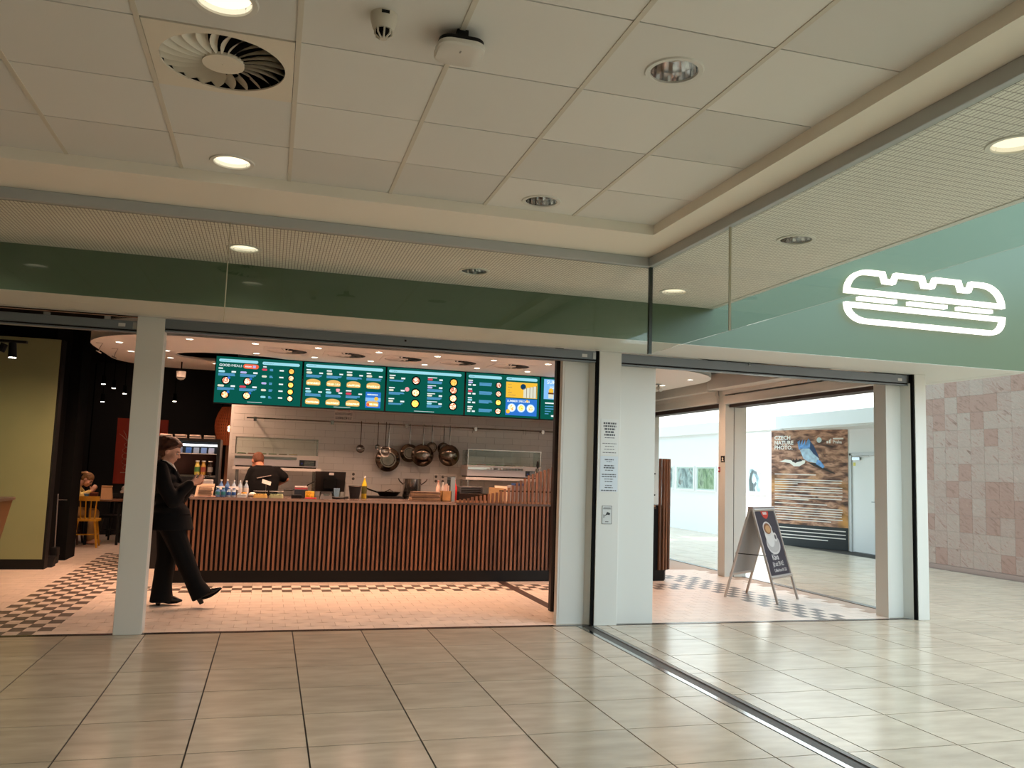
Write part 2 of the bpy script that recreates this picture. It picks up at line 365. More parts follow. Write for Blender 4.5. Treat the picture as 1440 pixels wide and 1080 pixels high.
# ------------------------------------------------------------------ recessed downlights
def downlight(x, y, z, lit, label, group, off='', r=.105, e=24, col='#fff0dc'):
    t = thing('recessed_downlight', label, 'downlight', (x, y, z), 0, group)
    MB().shell([(r-.004, .002), (r-.002, -.006), (r+.018, -.007), (r+.022, 0), (r+.018, .001)], (x, y, z), 32).build('trim_ring', mat('ring_white', '#d8d6cc', .4), t, 40)
    mb = MB(); n = 32; pr = [(r, 0), (r*.97, .04), (r*.85, .085), (r*.62, .125)]
    vs = []; fs = []
    for i, (q, h) in enumerate(pr):
        for k in range(n): a = 2*math.pi*k/n; qq = q*(1-.035*(k % 2)); vs.append((x+qq*math.cos(a), y+qq*math.sin(a), z+h))
    for i in range(3):
        for k in range(n): fs.append((i*n+k, i*n+(k+1) % n, (i+1)*n+(k+1) % n, (i+1)*n+k))
    mb.add(vs, fs).build('reflector', mat('reflector', '#d8d8d8', .12, metal=1), t)
    if lit:
        MB().lathe([(r*.95, 0), (r*.95, .004)], (x, y, z+.022), 24).build('lamp', emis('lamp_glow', '#ffeecb', 1.5), t)
        lamp('downlight_beam'+off, 'SPOT', (x, y, z+.016), e, col, t, size=.06, spot=2.4, blend=.8)
    else: MB().lathe([(r*.63, 0), (r*.63, .004)], (x, y, z+.118), 24).build('lamp', mat('lamp_off', '#8a8782', .25), t)
    return t
for x, y, l in DL:
    downlight(x, y, CZ, l, {(0, 1): 'lit round downlight between the swirl vent and the glass screen', (0, 0): 'lit round downlight on the side of the swirl vent away from the glass', (1, 0): 'unlit chrome downlight in the panel beside the access point', (1, 1): 'unlit chrome downlight in the last row of panels by the glass screen'}[(int(x > 0), int(y > 4))], 'downlights in the panelled ceiling')
for x, y, l in DL2: downlight(x, y, CZ, l, 'lit round downlight further along the passage ceiling', 'downlights further along the passage', '_offscreen')
for i, (x, y, l) in enumerate(DM): downlight(x, y, 3.06, l, {0: 'lit downlight in the perforated ceiling above the slim white column', 1: 'unlit downlight in the perforated ceiling above the counter opening', 2: 'lit downlight in the perforated ceiling at the corner of the glass screens', 3: 'unlit downlight in the perforated ceiling beyond the glass on the sandwich sign side', 4: 'lit downlight in the perforated ceiling closest to the passage on the sandwich sign side'}.get(i, 'lit downlight further along the perforated ceiling'), 'downlights in the perforated ceiling', '_offscreen' if i > 4 else '')
# ------------------------------------------------------------------ swirl vent, smoke detector, access point
vx, vy = VENT
t = thing('ceiling_vent', 'square ceiling air vent with a swirl of curved blades', 'vent', (vx, vy, CZ))
MB().plate([rect(vx-.297, vx+.297, vy-.30, vy+.30), circ(vx, vy, .262, 48)], CZ-.004, CZ+.004).build('face_plate', mat('vent_paint', '#e2d9c6', .6), t)
MB().lathe([(.27, 0), (.27, .01)], (vx, vy, CZ+.12), 32).build('dark_box', M_BLACKM, t)
MB().shell([(.268, .0), (.268, .12)], (vx, vy, CZ), 40).build('collar', M_BLACKM, t)
MB().lathe([(.088, -.006), (.088, .01)], (vx, vy, CZ), 32).lathe([(.005, -.009), (.005, -.005)], (vx, vy, CZ), 8).build('hub', mat('vent_paint', '#cfc7b4', .6), t)
nb = 24
for k in range(nb):
    a = 2*math.pi*k/nb; mb = MB(); vs = []
    for i in range(7):
        q = .085+(.264-.085)*i/6; aa = a+.28*(i/6)**1.5; w = .006+.058*(i/6); tx, ty = -math.sin(aa), math.cos(aa); px, py = vx+q*math.cos(aa), vy+q*math.sin(aa)
        vs += [(px-tx*w*.5, py-ty*w*.5, CZ-.001), (px+tx*w*.5, py+ty*w*.5, CZ+.008+.05*(i/6))]
    fs = [(2*i, 2*i+1, 2*i+3, 2*i+2) for i in range(6)]
    mb.add(vs, fs).add([(p[0], p[1], p[2]+.003) for p in vs], [f[::-1] for f in fs]).build('blade', mat('vent_paint', '#e2d9c6', .6), t, 60)
t = thing('smoke_detector', 'small white smoke detector cup on the ceiling', 'smoke detector', (.32, 3.10, CZ))
MB().lathe([(.052, 0), (.052, -.018), (.042, -.055), (.036, -.062)], (.32, 3.10, CZ), 24).build('body', mat('detector_white', '#cdc6b6', .5), t, 40)
MB().lathe([(.028, -.062), (.028, -.082), (.012, -.092)], (.32, 3.10, CZ), 16).build('chamber', M_BLACKM, t, 40)
for k in range(8):
    a = k*math.pi/4; MB().tube([(.32+.033*math.cos(a), 3.10+.033*math.sin(a), CZ-.06), (.32+.032*math.cos(a), 3.10+.032*math.sin(a), CZ-.08), (.32+.012*math.cos(a), 3.10+.012*math.sin(a), CZ-.095)], .004, 5).build('rib', mat('detector_white', '#cdc6b6', .5), t)
MB().lathe([(.013, -.092), (.013, -.098)], (.32, 3.10, CZ), 12).build('tip', mat('detector_white', '#cdc6b6', .5), t)
MB().box(.305, .335, 3.047, 3.05, CZ-.018, CZ-.006).build('print_mark', M_BLACK, t)
t = thing('access_point', 'white rounded wireless access point clipped under the ceiling', 'access point', (.632, 3.16, 3.13))
def rrect(cx, cy, w, h, r, n=6):
    o = []
    for sx, sy, a0 in ((1, 1, 0), (-1, 1, 90), (-1, -1, 180), (1, -1, 270)):
        for i in range(n+1): a = math.radians(a0+90*i/n); o.append((cx+sx*(w-r)+r*math.cos(a), cy+sy*(h-r)+r*math.sin(a)))
    return o
rr = rrect(.632, 3.16, .095, .095, .055)
mb = MB(); n = len(rr); rings = [(1, 0, .022), (1, 0, .006), (.93, 0, 0)]; vs = []
for s_, _, h in rings: vs += [(.632+(x-.632)*s_, 3.16+(y-3.16)*s_, 3.12+h) for x, y in rr]
mb.add(vs, [(i*n+k, i*n+(k+1) % n, (i+1)*n+(k+1) % n, (i+1)*n+k) for i in range(2) for k in range(n)]+[tuple(range(n-1, -1, -1)), tuple(2*n+k for k in range(n))]).build('cover', mat('ap_white', '#d6d3c9', .45), t, 40)
MB().prism(rrect(.632, 3.16, .09, .09, .05), lambda u, v, d: (u, v, d), 3.142, 3.16).build('back_shell', M_BLACK, t)
MB().box(.61, .655, 3.10, 3.26, 3.155, 3.201).build('mount_clip', M_BLACK, t)
MB().box(.627, .634, 3.12, 3.14, 3.1195, 3.121).build('status_light', mat('ap_mark', '#8a8880', .5), t)
# ------------------------------------------------------------------ neon sandwich on the fascia
t = thing('sandwich_sign', 'glowing white outline sign of a sandwich on the green fascia', 'sign', (6.36, 6.93, 3.04))
M_NEON = emis('neon_white', '#fff4ec', 2.6)
def nfn(u, v, d): return (u, d, v)
def band(path, w, closed=False):
    """flat ribbon of width w along a 2d path -> one channel letter"""
    P = [Vector(p) for p in path]; n = len(P); L_, R_ = [], []
    for i in range(n):
        a = P[i-1] if i or closed else None; b = P[(i+1) % n] if i < n-1 or closed else None
        d1 = (P[i]-a).normalized() if a is not None else None; d2 = (b-P[i]).normalized() if b is not None else None
        if d1 is None: d1 = d2
        if d2 is None: d2 = d1
        n1 = Vector((-d1.y, d1.x)); n2 = Vector((-d2.y, d2.x)); m = n1+n2; m = m.normalized() if m.length > 1e-6 else n1
        k = 1/max(.35, m.dot(n1)); L_.append(P[i]+m*w/2*k); R_.append(P[i]-m*w/2*k)
    return L_, R_
def neon(path, w, closed):
    L_, R_ = band(path, w, closed); n = len(L_); mb = MB(); y0, y1 = 6.935, 6.985
    vs = [(p.x, y, p.y) for y in (y0, y1) for s_ in (L_, R_) for p in s_]; fs = []
    for i in range(n if closed else n-1):
        j = (i+1) % n
        fs += [(i, j, n+j, n+i), (2*n+i, 3*n+i, 3*n+j, 2*n+j), (i, 2*n+i, 2*n+j, j), (n+i, n+j, 3*n+j, 3*n+i)]
    return mb.add(vs, fs)
def arc(cx, cy, rx, ry, a0, a1, n=8): return [(cx+rx*math.cos(math.radians(a0+(a1-a0)*i/n)), cy+ry*math.sin(math.radians(a0+(a1-a0)*i/n))) for i in range(n+1)]
x0, x1 = 5.40, 7.32
top = arc(x0+.25, 3.365, .25, .205, 180, 90)
for cx in (5.90, 6.38, 6.84): top += [(cx-.075, 3.57), (cx-.05, 3.495), (cx+.05, 3.495), (cx+.085, 3.57)]
top += arc(x1-.25, 3.365, .25, .205, 90, 0)
neon(top, .046, True).build('bun_top', M_NEON, t)
bot = [(x0, 3.225)]+arc(x0+.22, 3.225, .22, .155, 180, 270)[1:]+arc(x1-.16, 3.225, .16, .155, 270, 360)
neon(bot, .046, True).build('bun_bottom', M_NEON, t)
for a, b in ((5.53, 5.98), (6.13, 6.60), (6.74, 7.18)): MB().box(a, b, 6.935, 6.985, 3.277, 3.313).build('filling_bar', M_NEON, t)
mb = MB()
for x in (5.6, 6.0, 6.4, 6.8, 7.15):
    for z in (3.365, 3.225): mb.tube([(x, 6.98, z), (x, 7.0, z)], .008, 6)
mb.build('standoff', M_BLACK, t)
# ------------------------------------------------------------------ shop front: columns and shutter headers
t = MB().box(-1.175, -.952, 7.79, 7.98, 0, 2.70, .004).build('column', M_WHITE)
tag(t, 'slim white square column beside the woman in the black suit', 'column')
t = thing('column', 'wide white corner pillar with paper notices on it', 'column', (3.27, 7.95, 0))
MB().box(2.79, 3.05, 7.90, 8.0, 0, 2.70, .004).build('inner_face', M_WHITE, t)
MB().box(2.772, 2.79, 7.902, 7.98, 0, 2.70).build('jamb_strip', M_BEIGE, t)
MB().hexa([(3.05, 7.905, 0), (3.088, 7.825, 0), (3.10, 7.95, 0), (3.05, 8.0, 0)], [(3.05, 7.905, 2.6), (3.088, 7.825, 2.6), (3.10, 7.95, 2.6), (3.05, 8.0, 2.6)]).build('return', M_BEIGE, t)
MB().box(3.088, 3.12, 7.80, 8.0, 0, 2.70).build('guide_slot', M_BLACKM, t)
MB().box(3.12, 3.36, 7.79, 8.12, 0, 2.70, .004).build('front_panel', M_WHITE2, t)
MB().box(3.36, 3.785, 7.88, 8.12, 0, 2.70, .004).build('side_panel', M_WHITE2, t)
MB().box(3.0, 3.785, 8.10, 8.13, 0, 2.70).build('back_face', M_BEIGE, t)
def notice(label, z0, z1, lines, x0=3.15, x1=3.34, tint='#d6dad6'):
    s_ = thing('paper_notice', label, 'notice', ((x0+x1)/2, 7.788, z0))
    MB().box(x0, x1, 7.7865, 7.7895, z0, z1).build('sheet', mat('paper_'+tint, tint, .35), s_)
    mb = MB()
    for fz, w, h in lines:
        z = z1-(z1-z0)*fz; c = (x0+x1)/2; k = (x1-x0)/2*w; u = c-k
        while u < c+k:                                     # short word marks, too small to read
            e = min(c+k, u+random.uniform(.012, .035)); mb.box(u, e, 7.786, 7.7866, z-h/2, z+h/2); u = e+.005
    mb.build('print', mat('print_grey', '#50555a', .6), s_)['kind'] = 'stuff'
notice('printed paper notice taped above another on the white pillar', 1.66, 2.02, [(.12, .72, .018), (.20, .72, .018), (.28, .6, .018), (.36, .5, .018), (.44, .6, .018), (.52, .55, .008), (.68, .8, .006), (.76, .5, .006), (.84, .6, .006), (.93, .75, .007)])
notice('bluish paper notice with small print, lower one of two on the white pillar', 1.30, 1.65, [(.10, .5, .010), (.16, .3, .006), (.27, .55, .012), (.33, .6, .012), (.40, .45, .007), (.52, .8, .010), (.58, .8, .010), (.65, .5, .008), (.72, .45, .008), (.83, .4, .008), (.89, .45, .008), (.97, .85, .010)], tint='#cbd6dc')
s_ = thing('camera_notice', 'small outlined sticker with a security camera drawing on the white pillar', 'sticker', (3.235, 7.788, .98))
MB().box(3.18, 3.285, 7.7868, 7.7895, .98, 1.16).build('sheet', mat('sticker_pale', '#c6cbc8', .4), s_)
mb = MB()
for a in ((3.18, 3.285, .98, .984), (3.18, 3.285, 1.156, 1.16), (3.18, 3.184, .98, 1.16), (3.281, 3.285, .98, 1.16), (3.195, 3.27, 1.137, 1.142), (3.19, 3.275, 1.126, 1.131), (3.215, 3.25, 1.0, 1.006)): mb.box(a[0], a[1], 7.786, 7.7869, a[2], a[3])
mb.tube([(3.20, 7.7862, 1.04), (3.20, 7.7862, 1.075)], .003, 5).tube([(3.20, 7.7862, 1.057), (3.215, 7.7862, 1.065)], .003, 5)
mb.prism([(3.212, 1.06), (3.235, 1.10), (3.268, 1.088), (3.262, 1.068), (3.235, 1.072)], nfn, 7.786, 7.7868)
mb.build('camera_drawing', mat('print_dark', '#2c2f31', .6), s_)
t = thing('column', 'white corner column at the far end of the shop front by the pink stone wall', 'column', (6.84, 7.9, 0))
MB().box(6.655, 6.835, 7.90, 8.10, 0, 2.70, .003).build('inner_face', M_WHITE2, t)
MB().box(6.636, 6.655, 7.90, 8.10, 0, 2.70).build('jamb_strip', M_BEIGE, t)
MB().hexa([(6.835, 7.90, 0), (6.872, 7.77, 0), (6.88, 7.95, 0), (6.84, 8.1, 0)], [(6.835, 7.90, 2.6), (6.872, 7.77, 2.6), (6.88, 7.95, 2.6), (6.84, 8.1, 2.6)]).build('return', M_BEIGE, t)
MB().box(6.868, 6.888, 7.745, 7.95, 0, 2.69).build('guide_slot', M_BLACKM, t)
MB().box(6.888, 7.035, 7.735, 8.10, 0, 2.70, .004).build('front_panel', M_WHITE2, t)
t = thing('column', 'pale post with an exit sign standing behind the folding board', 'column', (6.83, 11.5, 0))
MB().box(6.654, 6.80, 11.41, 11.61, 0, 2.86, .003).build('inner_half', M_WHITE2, t)
MB().box(6.80, 6.81, 11.415, 11.6, 0, 2.78).build('guide_slot', M_BLACK, t)
MB().box(6.81, 7.017, 11.41, 11.61, 0, 2.70, .003).build('outer_half', M_WHITE2, t)
s_ = thing('exit_sign', 'tiny dark escape route sign on the pale post', 'sign', (6.652, 11.45, 1.71))
MB().box(6.648, 6.654, 11.42, 11.53, 1.71, 1.81).build('plate', M_BLACK, s_)
MB().prism([(11.44, 1.73), (11.47, 1.755), (11.455, 1.77), (11.48, 1.79), (11.50, 1.775), (11.485, 1.75), (11.51, 1.73)], lambda u, v, d: (d, u, v), 6.6465, 6.648).build('running_figure', mat('sign_white', '#dcdcd2', .5), s_)
s_ = thing('call_point', 'small red fire call point on the pale post', 'call point', (6.652, 11.56, 1.56))
MB().box(6.642, 6.654, 11.55, 11.60, 1.56, 1.64, .004).build('housing', mat('fire_red', '#b3242a', .4), s_)
MB().box(6.640, 6.643, 11.56, 11.59, 1.585, 1.615).build('glass_window', mat('sign_white', '#dcdcd2'), s_)
def header(label, x0, x1, y0, zt=2.695, zb=2.585, st=True):
    t = thing('shutter_header', label, 'shutter header', ((x0+x1)/2, y0, zb))
    MB().box(x0, x1, y0, y0+.09, zb+.026, zt, .003).build('housing', M_ALUD, t)
    MB().box(x0, x1, y0+.015, y0+.08, zb+.012, zb+.026).build('slot', M_BLACK, t)
    MB().box(x0, x1, y0+.004, y0+.085, zb, zb+.013, .003).build('bottom_bar', M_ALUD, t)
    MB().box(x1-.035, x1-.005, y0-.004, y0+.001, zb+.03, zt-.012).build('end_plate', M_ALU, t)
    MB().box(x1-.15, x1-.095, y0-.003, y0+.001, zb+.045, zb+.075).build('sticker', mat('sticker_white', '#c9cac6', .5), t)
    return t
t = header('dark metal roller shutter header over the counter opening', -.952, 3.086, 7.80)
MB().box(1.15, 1.168, 7.795, 7.80, 2.65, 2.668).build('plug', M_BLACK, t)
t = header('grey metal roller shutter header over the opening with the folding board', 3.36, 6.868, 7.80, 2.69, 2.575)
MB().tube([(4.82, 7.78, 2.70), (4.82, 7.78, 2.66)], .008, 6).build('pin', M_ALU, t)
t = header('grey metal roller shutter header with loose clips above it', -6, -1.175, 7.80, 2.655, 2.555)
for k in range(9):
    x = -5.2+k*.47; MB().box(x, x+.045, 7.80, 7.84, 2.657, 2.672+.006*(k % 3)).build('clip', M_ALU, t)
MB().box(-6, -1.175, 7.80, 7.805, 2.684, 2.69).build('pink_strip', mat('pink_strip', '#b98f78', .5), t)
MB().tube([(-2.29, 7.83, 2.553), (-2.29, 7.83, 2.535)], .018, 8).build('stop_knob', mat('knob_red', '#7d4640', .5), t)
# side front towards the gallery: header beams
M_BEAM = mat('beam_paint', '#dedad2', .5)
t = thing('shutter_header', 'pinkish side beam and shutter box over the opening before the exit sign post', 'shutter header', (6.7, 9.7, 2.56))
t2 = thing('shutter_header', 'pinkish side beam and shutter box beyond the exit sign post', 'shutter header', (6.7, 13, 2.56))
MB().box(6.62, 6.95, 8.1, 11.41, 2.60, 2.72).build('beam', M_BEAM, t)
MB().box(6.62, 6.95, 11.61, 14.4, 2.63, 2.74).build('beam', M_BEAM, t2)
MB().box(6.72, 6.93, 8.1, 11.41, 2.555, 2.60).build('shutter_slot', mat('slot_brown', '#3c2c26', .6), t)
MB().box(6.72, 6.93, 11.61, 14.4, 2.565, 2.63).build('shutter_slot', mat('slot_brown', '#3c2c26', .6), t2)
MB().box(6.35, 6.64, 8.1, 11.405, 2.80, 3.02).build('upper_box', M_BEAM, t)
MB().box(6.45, 6.64, 11.615, 14.4, 2.80, 2.98).build('upper_box', M_BEAM, t2)
MB().box(6.60, 6.645, 8.1, 11.405, 2.74, 2.80).build('light_strip', mat('strip_white', '#e3ded6', .4), t); MB().box(6.60, 6.645, 11.615, 14.4, 2.74, 2.80).build('light_strip', mat('strip_white', '#e3ded6', .4), t2)
# ------------------------------------------------------------------ shop shell
shopc = struct(MB().box(-9, 7.64, 7.12, 18.4, 3.34, 3.42).build('ceiling_shop', M_BLACKM), 'black painted ceiling of the eatery')
struct(MB().box(-9, 7.64, 18.0, 18.2, 0, 3.34).build('wall_back', mat('wall_black', '#1b1715', .7)), 'black back wall of the dining area')
struct(MB().box(6.65, 7.0, 14.4, 18, 0, 3.34).box(6.95, 7.64, 8.1, 18, 2.74, 3.34).build('wall_right', M_WHITE2))
# shop floor: small light and dark tiles laid as a border pattern
sf = struct(MB().box(-9, 6.96, 7.865, 18.0, -.06, -.0055).build('floor_shop', mat('shop_grout', '#b39a84', .7)), 'pale pink tiled floor of the eatery with a dark checkered border')
M_ST = mat('shop_tile', '#dccbba', .38, noise=(6, .07), rnd=.09); M_SD = mat('shop_tile_dark', '#5d5146', .4, rnd=.12)
tw, thh = .225, .178
dark = []; light = []
def in_band(x, y):
    if y < 10.72 and y > 10.16 and -2.36 < x < 6.15: return True
    if -2.36 < x < -1.73 and 7.86 < y < 14.5: return True
    if 5.58 < x < 6.15 and 7.86 < y < 11.6: return True
    return False
rows = int((18-7.87)/thh)
for j in range(rows):
    y = 10.705-thh*(16-j)+thh/2
    if y+thh/2 < 7.9: continue
    i0 = int(-6/tw)
    for i in range(i0, int(6.96/tw)):
        x = (i+.5*(j % 2))*tw                              # a pair of half cells around x
        if y > 11 and -1.2 < x < 5.4: continue
        if y > 12.3 and (x > 0 or x < -3.8): continue
        a, b = in_band(x-tw/4, y), in_band(x+tw/4, y)
        if a or b:
            if a: dark.append((x-tw/4, y))
            else: light.append((x-tw/4, y, 1))
            light.append((x+tw/4, y, 1))
        else: light.append((x, y, 0))
def picket(w, h, k):        # elongated hexagon-ish tile
    a = .002
    return MB().prism([(-w/2+a, -h/2+a+k), (-w/2+a, h/2-a+k), (0, h/2-a-k), (w/2-a, h/2-a+k), (w/2-a, -h/2+a+k), (0, -h/2+a-k)], lambda u, v, d: (u, v, d), -.006, 0)
me_l = mesh_of(picket(tw, thh, .010), M_ST, 'floor_tile'); me_d = mesh_of(MB().box(-tw/4, tw/4, -thh/2+.001, thh/2-.001, -.006, .0004), M_SD, 'floor_tile')
me_h = mesh_of(MB().box(-tw/4+.001, tw/4-.001, -thh/2+.001, thh/2-.001, -.006, 0), M_ST, 'floor_tile')
allp = sorted([('d', x, y) for x, y in dark]+[('h' if k else 'l', x, y) for x, y, k in light], key=lambda q: (0 if in_view(q[1], q[2], 0, -20) and q[2] < 11 else 1, math.hypot(q[1], q[2])))
rest_l, rest_d = MB(), MB(); cnt = {'d': 0, 'l': 0, 'h': 0}
for kind, x, y in allp:
    if y > 17.9 or x < -6: continue
    cnt[kind] += 1
    lim = {'d': 135, 'l': 120, 'h': 40}[kind]
    if cnt[kind] <= lim: piece('floor_tile', {'d': me_d, 'l': me_l, 'h': me_h}[kind], sf, (x, y, 0))
    elif kind == 'd': rest_d.box(x-tw/4, x+tw/4, y-thh/2+.001, y+thh/2-.001, -.006, .0004)
    elif kind == 'h': rest_l.box(x-tw/4+.001, x+tw/4-.001, y-thh/2+.001, y+thh/2-.001, -.006, 0)
    else: rest_l.box(x-tw/2+.002, x+tw/2-.002, y-thh/2+.002, y+thh/2-.002, -.006, 0)
for n_, r_, m_ in (('floor_tile_field', rest_l, M_ST), ('floor_tile_field', rest_d, M_SD)):
    o = r_.build(n_, m_, sf); o['kind'] = 'stuff'
MB().box(3.0, 3.11, 8.68, 10.98, -.003, .003).build('trim_4', mat('track_brown', '#4a372f', .45))['kind'] = 'structure'
t = thing('partition_post', 'dark brown upright metal post at the end of the floor track', 'post', (2.99, 8.66, 0))
MB().box(2.955, 3.03, 8.62, 8.70, 0, 2.9, .004).build('upright', mat('post_brown', '#1a100e', .5), t)
MB().box(2.983, 3.003, 8.612, 8.622, 0, 2.9).build('groove', M_BLACKM, t)
# ------------------------------------------------------------------ rounded ceiling raft with lights and vents
M_RAFT = mat('raft_paint', '#efece6', .6)
def corner(cx, cy, rx, ry, a0, n=10): return [(cx+rx*math.cos(math.radians(a0+90*i/n)), cy+ry*math.sin(math.radians(a0+90*i/n))) for i in range(n+1)]
out = corner(4.95, 11.55, 1.32, 1.40, 270)+corner(5.57, 13.2, .70, .75, 0)+corner(-1.35, 13.0, .92, .95, 90)+corner(-1.0, 11.7, 1.27, 1.42, 180)
LIT = [(-1.88, 11.22), (-1.87, 12.08), (-1.39, 11.77), (-1.43, 12.56), (-.85, 12.93), (-1.0, 10.49)]+[(-.255+.745*k, 10.49) for k in range(6)]+[(-.255+.745*k, 11.42) for k in range(6)]+[(5.89, 11.11), (5.9, 12.04)]
VT = [(.125+.745*k, 11.0) for k in range(5)]
hole = [(-.55+.78*math.cos(a)*1.0, 12.18+.52*math.sin(a)) for a in [2*math.pi*k/40 for k in range(40)]]
raft = thing('ceiling_raft', 'large rounded pink ceiling raft with a dark oval opening', 'ceiling raft', (2, 12, 2.9))
MB().plate([out, hole]+[circ(x, y, .042, 12) for x, y in LIT]+[rect(x-.29, x+.29, y-.29, y+.29) for x, y in VT], 2.9, 2.925).build('panel', M_RAFT, raft)
n = len(out)
MB().add([(x, y, 2.9) for x, y in out]+[(x, y, 3.12) for x, y in out], [(i, (i+1) % n, n+(i+1) % n, n+i) for i in range(n)]).build('rim', M_RAFT, raft, 40)
MB().plate([out, hole], 3.10, 3.12).build('lid', M_BLACKM, raft)
for x, y in LIT:
    t = thing('ceiling_spot', 'small round white spot light set into the rounded pink raft', 'spot light', (x, y, 2.9), 0, 'spot lights in the pink raft')
    MB().shell([(.04, .004), (.041, -.004), (.052, -.003), (.054, .001)], (x, y, 2.9), 16).build('trim_ring', mat('ring_white', '#d8d6cc'), t, 40)
    MB().lathe([(.040, 0), (.040, .003)], (x, y, 2.906), 16).build('lens', emis('spot_glow', '#fff1e2', 16), t)
    lamp('spot_beam', 'SPOT', (x, y, 2.895), 85, '#ffc8a6', t, size=.04, spot=2.75, blend=1.0)
for (x, y), vl in zip(VT, ('above the GOOD/MEALS screen', 'above the sandwich menu screen', 'between the sandwich and round dishes screens', 'above the round dishes screen', 'above the screen with the yellow advert')):
    t = thing('ceiling_vent', 'square white swirl vent in the pink raft '+vl, 'vent', (x, y, 2.9), 0, 'swirl vents in the pink raft')
    MB().plate([rect(x-.288, x+.288, y-.288, y+.288), circ(x, y, .25, 24)], 2.897, 2.903).build('face_plate', mat('vent_paint2', '#ece6e0', .5), t)
    MB().lathe([(.29, 0), (.29, .005)], (x, y, 3.0), 16).build('dark_box', M_BLACKM, t)
    MB().lathe([(.07, -.004), (.07, .004)], (x, y, 2.9), 16).build('hub', mat('vent_paint2', '#c5bdb6'), t)
    for k in range(16):
        a = 2*math.pi*k/16; vs = []
        for q, w, h in ((.068, .008, 0), (.16, .035, .015), (.252, .055, .035)):
            aa = a+.25*(q/.25)**1.5; vs += [(x+q*math.cos(aa)+math.sin(aa)*w/2, y+q*math.sin(aa)-math.cos(aa)*w/2, 2.899), (x+q*math.cos(aa)-math.sin(aa)*w/2, y+q*math.sin(aa)+math.cos(aa)*w/2, 2.902+h)]
        MB().add(vs, [(0, 1, 3, 2), (2, 3, 5, 4)]).build('blade', mat('vent_paint2', '#ece6e0', .5), t)
# ------------------------------------------------------------------ left side: green wall, dark walls
t = struct(MB().box(-9, -2.775, 12.33, 12.5, .13, 3.02).build('wall_green', mat('green_wall', '#858a62', .7, noise=(1.5, .04))), 'olive green painted wall panel')
struct(MB().box(-9, -2.745, 12.335, 12.52, 0, .13).box(-2.775, -2.745, 12.34, 12.52, .13, 3.02).build('baseboard_green', M_BLACK), 'black base strip under the olive wall')
struct(MB().box(-9, -2.87, 12.52, 13.4, 0, 3.34).box(-9, -2.72, 13.4, 14.0, 0, 3.34).build('wall_dark', M_BLACKM), 'black wall block beside the dining area')
for k in range(5): MB().box(-7.6+1.2*k+4.2, -7.58+1.2*k+4.2, 17.975, 18.0, 0, 3.3).build('trim_5', M_BLACKM)['kind'] = 'structure'
t = struct(MB().box(-.60, -.56, 13.2, 13.36, 0, 2.9).build('trim_6', mat('edge_white', '#dedad4', .5)))
# ------------------------------------------------------------------ kitchen back wall with its tiles
kw = struct(MB().box(-.56, 5.25, 13.21, 13.36, 0, 3.34).build('wall_kitchen', mat('wall_grout', '#a8a29a', .8)), 'white tiled back wall of the kitchen')
M_WT = mat('wall_tile', '#e0dcd6', .16, rnd=.02)
me_w = mesh_of(MB().box(-.1488, .1488, -.012, 0, -.0488, .0488, .0012), M_WT, 'wall_tile'); wrest = MB(); cw = 0
cand = []
for j in range(31):
    for i in range(-1, 20):
        x = -.41+.3*i+(.15 if j % 2 else 0); z = .05+.1*j
        if x-.15 < -.562 or x+.15 > 5.25:
            if -.56 < x < 0: wrest.box(-.56, x+.1488, 13.198, 13.21, z-.0488, z+.0488)
            elif x-.15 < -.562 and x+.1488 > -.55: wrest.box(-.56, x+.1488, 13.198, 13.21, z-.0488, z+.0488)
            continue
        cand.append((0 if 1.0 < z < 2.42 else 1, x, z))
cand.sort(key=lambda q: (q[0], q[1]))
for p, x, z in cand:
    if p == 0 and cw < 290: piece('wall_tile', me_w, kw, (x, 13.21, z)); cw += 1
    else: wrest.box(x-.1488, x+.1488, 13.198, 13.21, z-.0488, z+.0488)
o = wrest.build('wall_tile_field', M_WT, kw); o['kind'] = 'stuff'
struct(MB().box(5.25, 5.35, 11.9, 13.36, 0, 3.34).build('wall_kitchen_end', M_WHITE))
# ------------------------------------------------------------------ service counter with slats
ct = thing('service_counter', 'long dark counter clad with upright brown wooden slats', 'counter', (2.1, 11.3, 0))
M_SLAT = mat('slat_wood', '#7f563d', .5, noise=(4, .30), rnd=.22, stretch=(3, 3, .5))
MB().box(-1.19, 5.35, 10.995, 11.70, .13, 1.0).build('body', M_BLACK, ct)
MB().box(-1.17, 5.45, 10.99, 11.68, 0, .15).build('plinth', mat('plinth_black', '#0c0c0c', .4, spec=.25), ct)
MB().box(-1.20, 5.30, 10.955, 11.76, 1.005, 1.035, .004).build('worktop', mat('worktop', '#56463f', .25, noise=(30, .2)), ct)
MB().box(-1.20, 2.40, 10.950, 10.958, 1.002, 1.03).build('worktop_edge', mat('worktop_edge', '#a48b7e', .3, metal=.3), ct)
def ztop(x):
    pts = [(2.30, 1.0), (2.42, 1.06), (2.96, 1.18), (3.16, 1.27), (3.41, 1.42), (3.71, 1.53), (4.3, 1.66), (4.8, 1.715), (9, 1.72)]
    if x < 2.30: return 1.0
    for (a, p), (b, q) in zip(pts, pts[1:]):
        if x <= b: return p+(q-p)*(x-a)/(b-a)
sm = {}
def slat(x, y, zt, rz=0):
    k = round(zt, 2)
    if k not in sm: sm[k] = mesh_of(MB().box(-.0135, .0135, -.018, .02, 0, k-.15), M_SLAT, 'slat')
    piece('slat', sm[k], ct, (x, y, .15), (0, 0, rz))
x = -1.17; p = .0558
while x < 5.30: slat(x, 10.975, ztop(x)); x += p
for k in range(1, 9):
    a = -math.pi/2+k*math.pi/2/8; slat(5.30+.33*math.cos(a), 11.30+.33*math.sin(a), 1.72, a+math.pi/2)
MB().lathe([(.30, .13), (.30, 1.05)], (5.30, 11.30, 0), 24).build('rounded_end', M_BLACK, ct)
